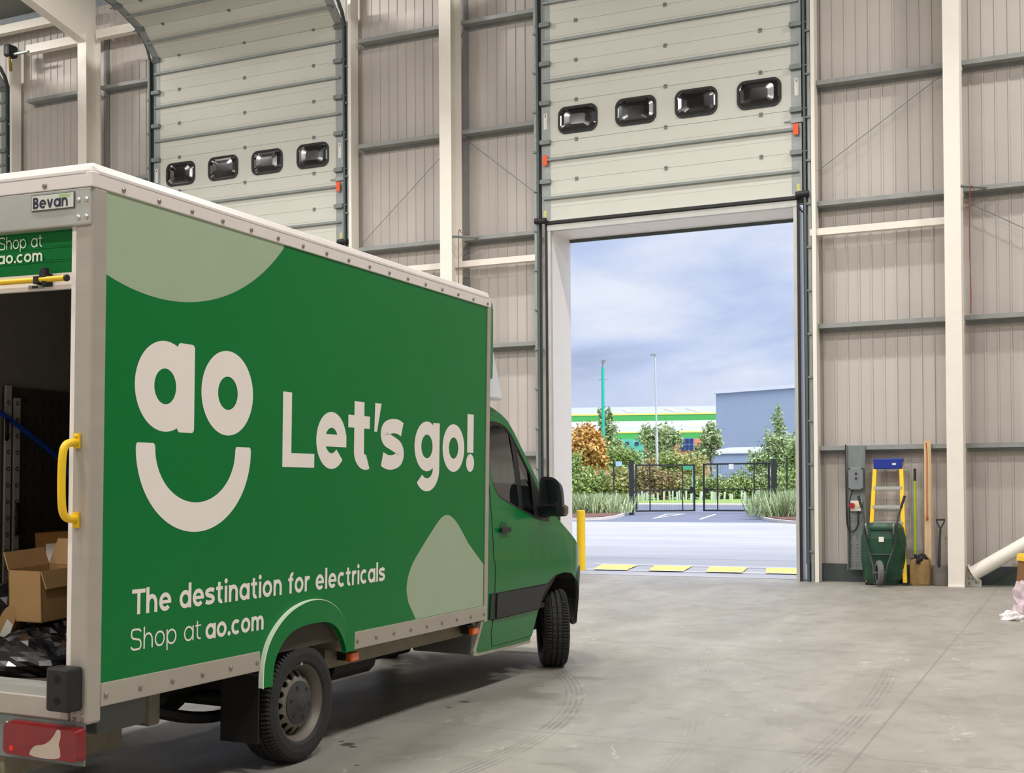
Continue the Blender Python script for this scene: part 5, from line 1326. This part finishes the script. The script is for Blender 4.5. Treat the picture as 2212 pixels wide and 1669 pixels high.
p = at_depth(1497, 1060, 74); e = empty('road_sign', (p.x, p.y, yard_z(p.x, p.y)), (0, 0, YAW)); tag(e, 'small green sign on a grey post behind the left gate leaf', 'sign')
MB().tube([(0, 0, 0), (0, 0, 2.3)], .035, 8).build('post', mat('post_green', rgb(130, 190, 176), .5), e); MB().box(-.62, .04, -.05, -.03, 2.05, 2.35).build('sign_plate', mat('sign_green', rgb(60, 150, 110), .5), e)
# give-way triangle on the road
tri = [tuple(on_yard(*p))[:2] for p in ((1408, 1121), (1438, 1110.2), (1484, 1109.6))]; tri_i = [tuple(on_yard(*p))[:2] for p in ((1422, 1118), (1441, 1111.6), (1468, 1111.2))]
mb = MB()
for k in range(3):
    a, b, c, d = tri[k], tri[(k + 1) % 3], tri_i[(k + 1) % 3], tri_i[k]; mb.quad(*[(q[0], q[1], SLOPE * (q[1] - Y0) + .012) for q in (a, b, c, d)])
tag(mb.build('road_marking', M_wmark), 'white painted triangle outline on the road before the gate', 'marking')
for k, (q, lb) in enumerate((((1512, 1122, 1545, 1111), 'white painted line on the road below the right gate leaf'), ((1480, 1100, 1560, 1098), 'white painted give way line on the road behind the gate'))):
    a, b = on_yard(q[0], q[1]), on_yard(q[2], q[3]); d = (b - a).normalized(); w = Vector((-d.y, d.x, 0)) * .07
    tag(MB().quad(*[(v.x, v.y, SLOPE * (v.y - Y0) + .012) for v in (a - w, a + w, b + w, b - w)]).build('road_marking', M_wmark), lb, 'marking')
# lamp post and turquoise mast
p = at_depth(1421, 1055, 85); z = yard_z(p.x, p.y); e = empty('lamp_post', (p.x, p.y, z), (0, -.012, YAW)); tag(e, 'tall grey street lamp post beyond the gate', 'lamp post')
MB().tube([(0, 0, 0), (0, 0, 4.6)], .10, 10).build('pole_base', mat('pole_pale', rgb(186, 190, 192), .5), e); MB().tube([(0, 0, 4.5), (0, 0, 9.9)], .055, 10).build('pole', mat('pole_pale', rgb(186, 190, 192), .5), e)
MB().box(-.30, .06, -.12, .12, 9.86, 9.98).build('lamp_head', M_galv, e); MB().box(-.16, -.06, -.1, .1, 4.5, 5.0).build('junction_box', M_galvd, e)
p = at_depth(1304, 1055, 100); z = yard_z(p.x, p.y); k = 100 / F_PX; e = empty('mast', (p.x, p.y, z), (0, 0, YAW)); tag(e, 'turquoise mast with a camera on top left of the lamp post', 'mast')
tz = lambda py: at_depth(1304, py, 100).z - z
MB().tube([(0, 0, 0), (0, 0, tz(793))], .125, 12).build('pole', mat('turquoise', rgb(42, 176, 156), .45), e)
MB().tube([(0, 0, tz(793)), (0, 0, tz(783))], .05, 8).box(-.10, .20, -.1, .1, tz(783), tz(777)).build('camera_head', M_galvd, e); MB().box(-.42, .42, -.03, .03, tz(820), tz(818.5)).build('cross_arm', M_galv, e)

# warehouses across the road
def facade(name, label, px0, px1, d0, d1, deep):
    A = at_depth(px0, 1055, d0); B = at_depth(px1, 1055, d1); A.z = B.z = 0; d = B - A
    e = empty(name, A, (0, 0, math.atan2(d.y, d.x))); tag(e, label, 'building'); L_ = d.length
    # local x along the front, y away; helper gives local x,z for a pixel on the front plane
    n = Vector((-d.y, d.x, 0)).normalized(); u = d.normalized()
    def loc(px, py):
        r = ray(px, py); c = Vector((0, 0, CAM_Z)); t = n.dot(A - c) / n.dot(r); P = c + r * t; return ((P - A).dot(u), P.z)
    return e, L_, loc
gw, L_, loc = facade('striped_warehouse', 'long white warehouse with green stripes behind the trees', 1120, 1650, 172, 168, 30)
def band(y0, y1, nm, m, x0=1120, x1=1650, dy=0.0, parent=gw):
    a, z1 = loc(x0, y0); b, z0 = loc(x1, y1); z0b = loc(1400, y1)[1]; z1b = loc(1400, y0)[1]
    return MB().box(a, b, dy - .15, dy + .25, z0b, z1b).build(nm, m, parent)
M_wg = mat('stripe_green', rgb(74, 172, 84), .5, var=0); M_ww = mat('clad_white', rgb(232, 234, 236), .5, var=0); M_wy = mat('stripe_yellow', rgb(236, 226, 110), .5, var=0)
band(892.5, 896, 'yellow_line', M_wy, dy=-.05); band(896, 909, 'green_stripe', M_wg); band(909, 921, 'white_cladding', M_ww); band(921, 932, 'white_cladding', mat('clad_grey', rgb(216, 220, 224), .5, var=0)); band(932, 935, 'yellow_line', M_wy, dy=-.05); band(935, 948, 'green_stripe', M_wg)
band(948, 1060, 'brick_wall', mat('orange_brick', rgb(206, 142, 104), .8, var=.08, scale=2)); band(948, 1060, 'teal_wall', mat('teal_panel', rgb(92, 184, 156), .5), 1325, 1392, -.2)
for x0, x1, y0, y1 in ((1470, 1499, 947, 973),):
    wf = band(y0, y1, 'window', mat('window_blue', rgb(110, 140, 190), .4), x0, x1, -.3)
    for k in range(3):
        for q in range(2): band(y0 + 1.5 + q * 13, y0 + 11.5 + q * 13, 'pane', mat('pane_dark', rgb(44, 60, 100), .2), x0 + 1.5 + k * 9.2, x0 + 8.8 + k * 9.2, -.4, wf)
for x in (1355, 1376): wf = band(954, 961, 'window', mat('pane_dark', rgb(44, 60, 100), .2), x - 4, x + 4, -.35)
a0, ze = loc(1120, 892.5); b0, _ = loc(1650, 892.5); ze = loc(1400, 892.5)[1]
rp = MB(); rp.quad((a0, 0, ze), (b0, 0, ze), (b0, 34, ze + 3.1), (a0, 34, ze + 3.1)); rp.quad((a0, .2, 0), (a0, 34, 0), (a0, 34, ze + 3.1), (a0, .2, ze)); rp.quad((b0, .2, 0), (b0, 34, 0), (b0, 34, ze + 3.1), (b0, .2, ze))
rp.build('roof', mat('roof_grey', rgb(160, 164, 178), .5, var=0), gw, recalc=False)
for x in range(0, 20):
    xa = a0 + 2.2 + x * (3.2 if x % 2 else 3.2) ; 
    if x % 3 == 2: continue
    MB().quad((xa, 3, ze + .32), (xa + .9, 3, ze + .32), (xa - .6, 20, ze + 1.9), (xa - 1.5, 20, ze + 1.9)).build('rooflight', M_ww, gw)
bw, L_, loc = facade('blue_warehouse', 'tall blue grey warehouse with a white roof edge at the right of the doorway', 1548, 1900, 126, 113, 30)
def zc(px, py): return loc(px, py)[1]
zt_ = zc(1600, 846.5); xr = loc(1900, 900)[0]
MB().box(0, xr, 0, 30, 0, zt_).build('wall', mat('blue_cladding', rgb(166, 180, 196), .5, var=.02, scale=.5), bw)
rl = zc(1600, 839) - zt_; MB().box(-.25, xr, -.25, 30, zt_, zt_ + rl).build('roof_edge', M_ww, bw)
MB().prism([(0, 0), (24, 1.9), (30, 0)], lambda u, v: (5, u + 2, zt_ + rl + v), lambda u, v: (xr, u + 2, zt_ + rl + v)).build('roof', mat('roof_grey2', rgb(176, 180, 192), .5, var=0), bw)
bx, L_, loc = facade('blue_annex', 'low blue annex with white roof edge beside the tall blue warehouse', 1531, 1640, 112, 110, 8)
zt_ = zc(1550, 980); xr = loc(1640, 1000)[0]
MB().box(0, xr, 0, 6, 0, zt_).build('wall', mat('blue_cladding2', rgb(152, 168, 188), .5, var=0), bx); MB().box(-.1, xr + .1, -.15, 6, zt_, zt_ + .22).build('roof_edge', M_ww, bx)
MB().quad((-.1, 0, zt_ + .22), (xr, 0, zt_ + .22), (xr, 6, zt_ + .75), (.3, 6, zt_ + .75)).build('roof', mat('roof_grey2', rgb(176, 180, 192), .5, var=0), bx)
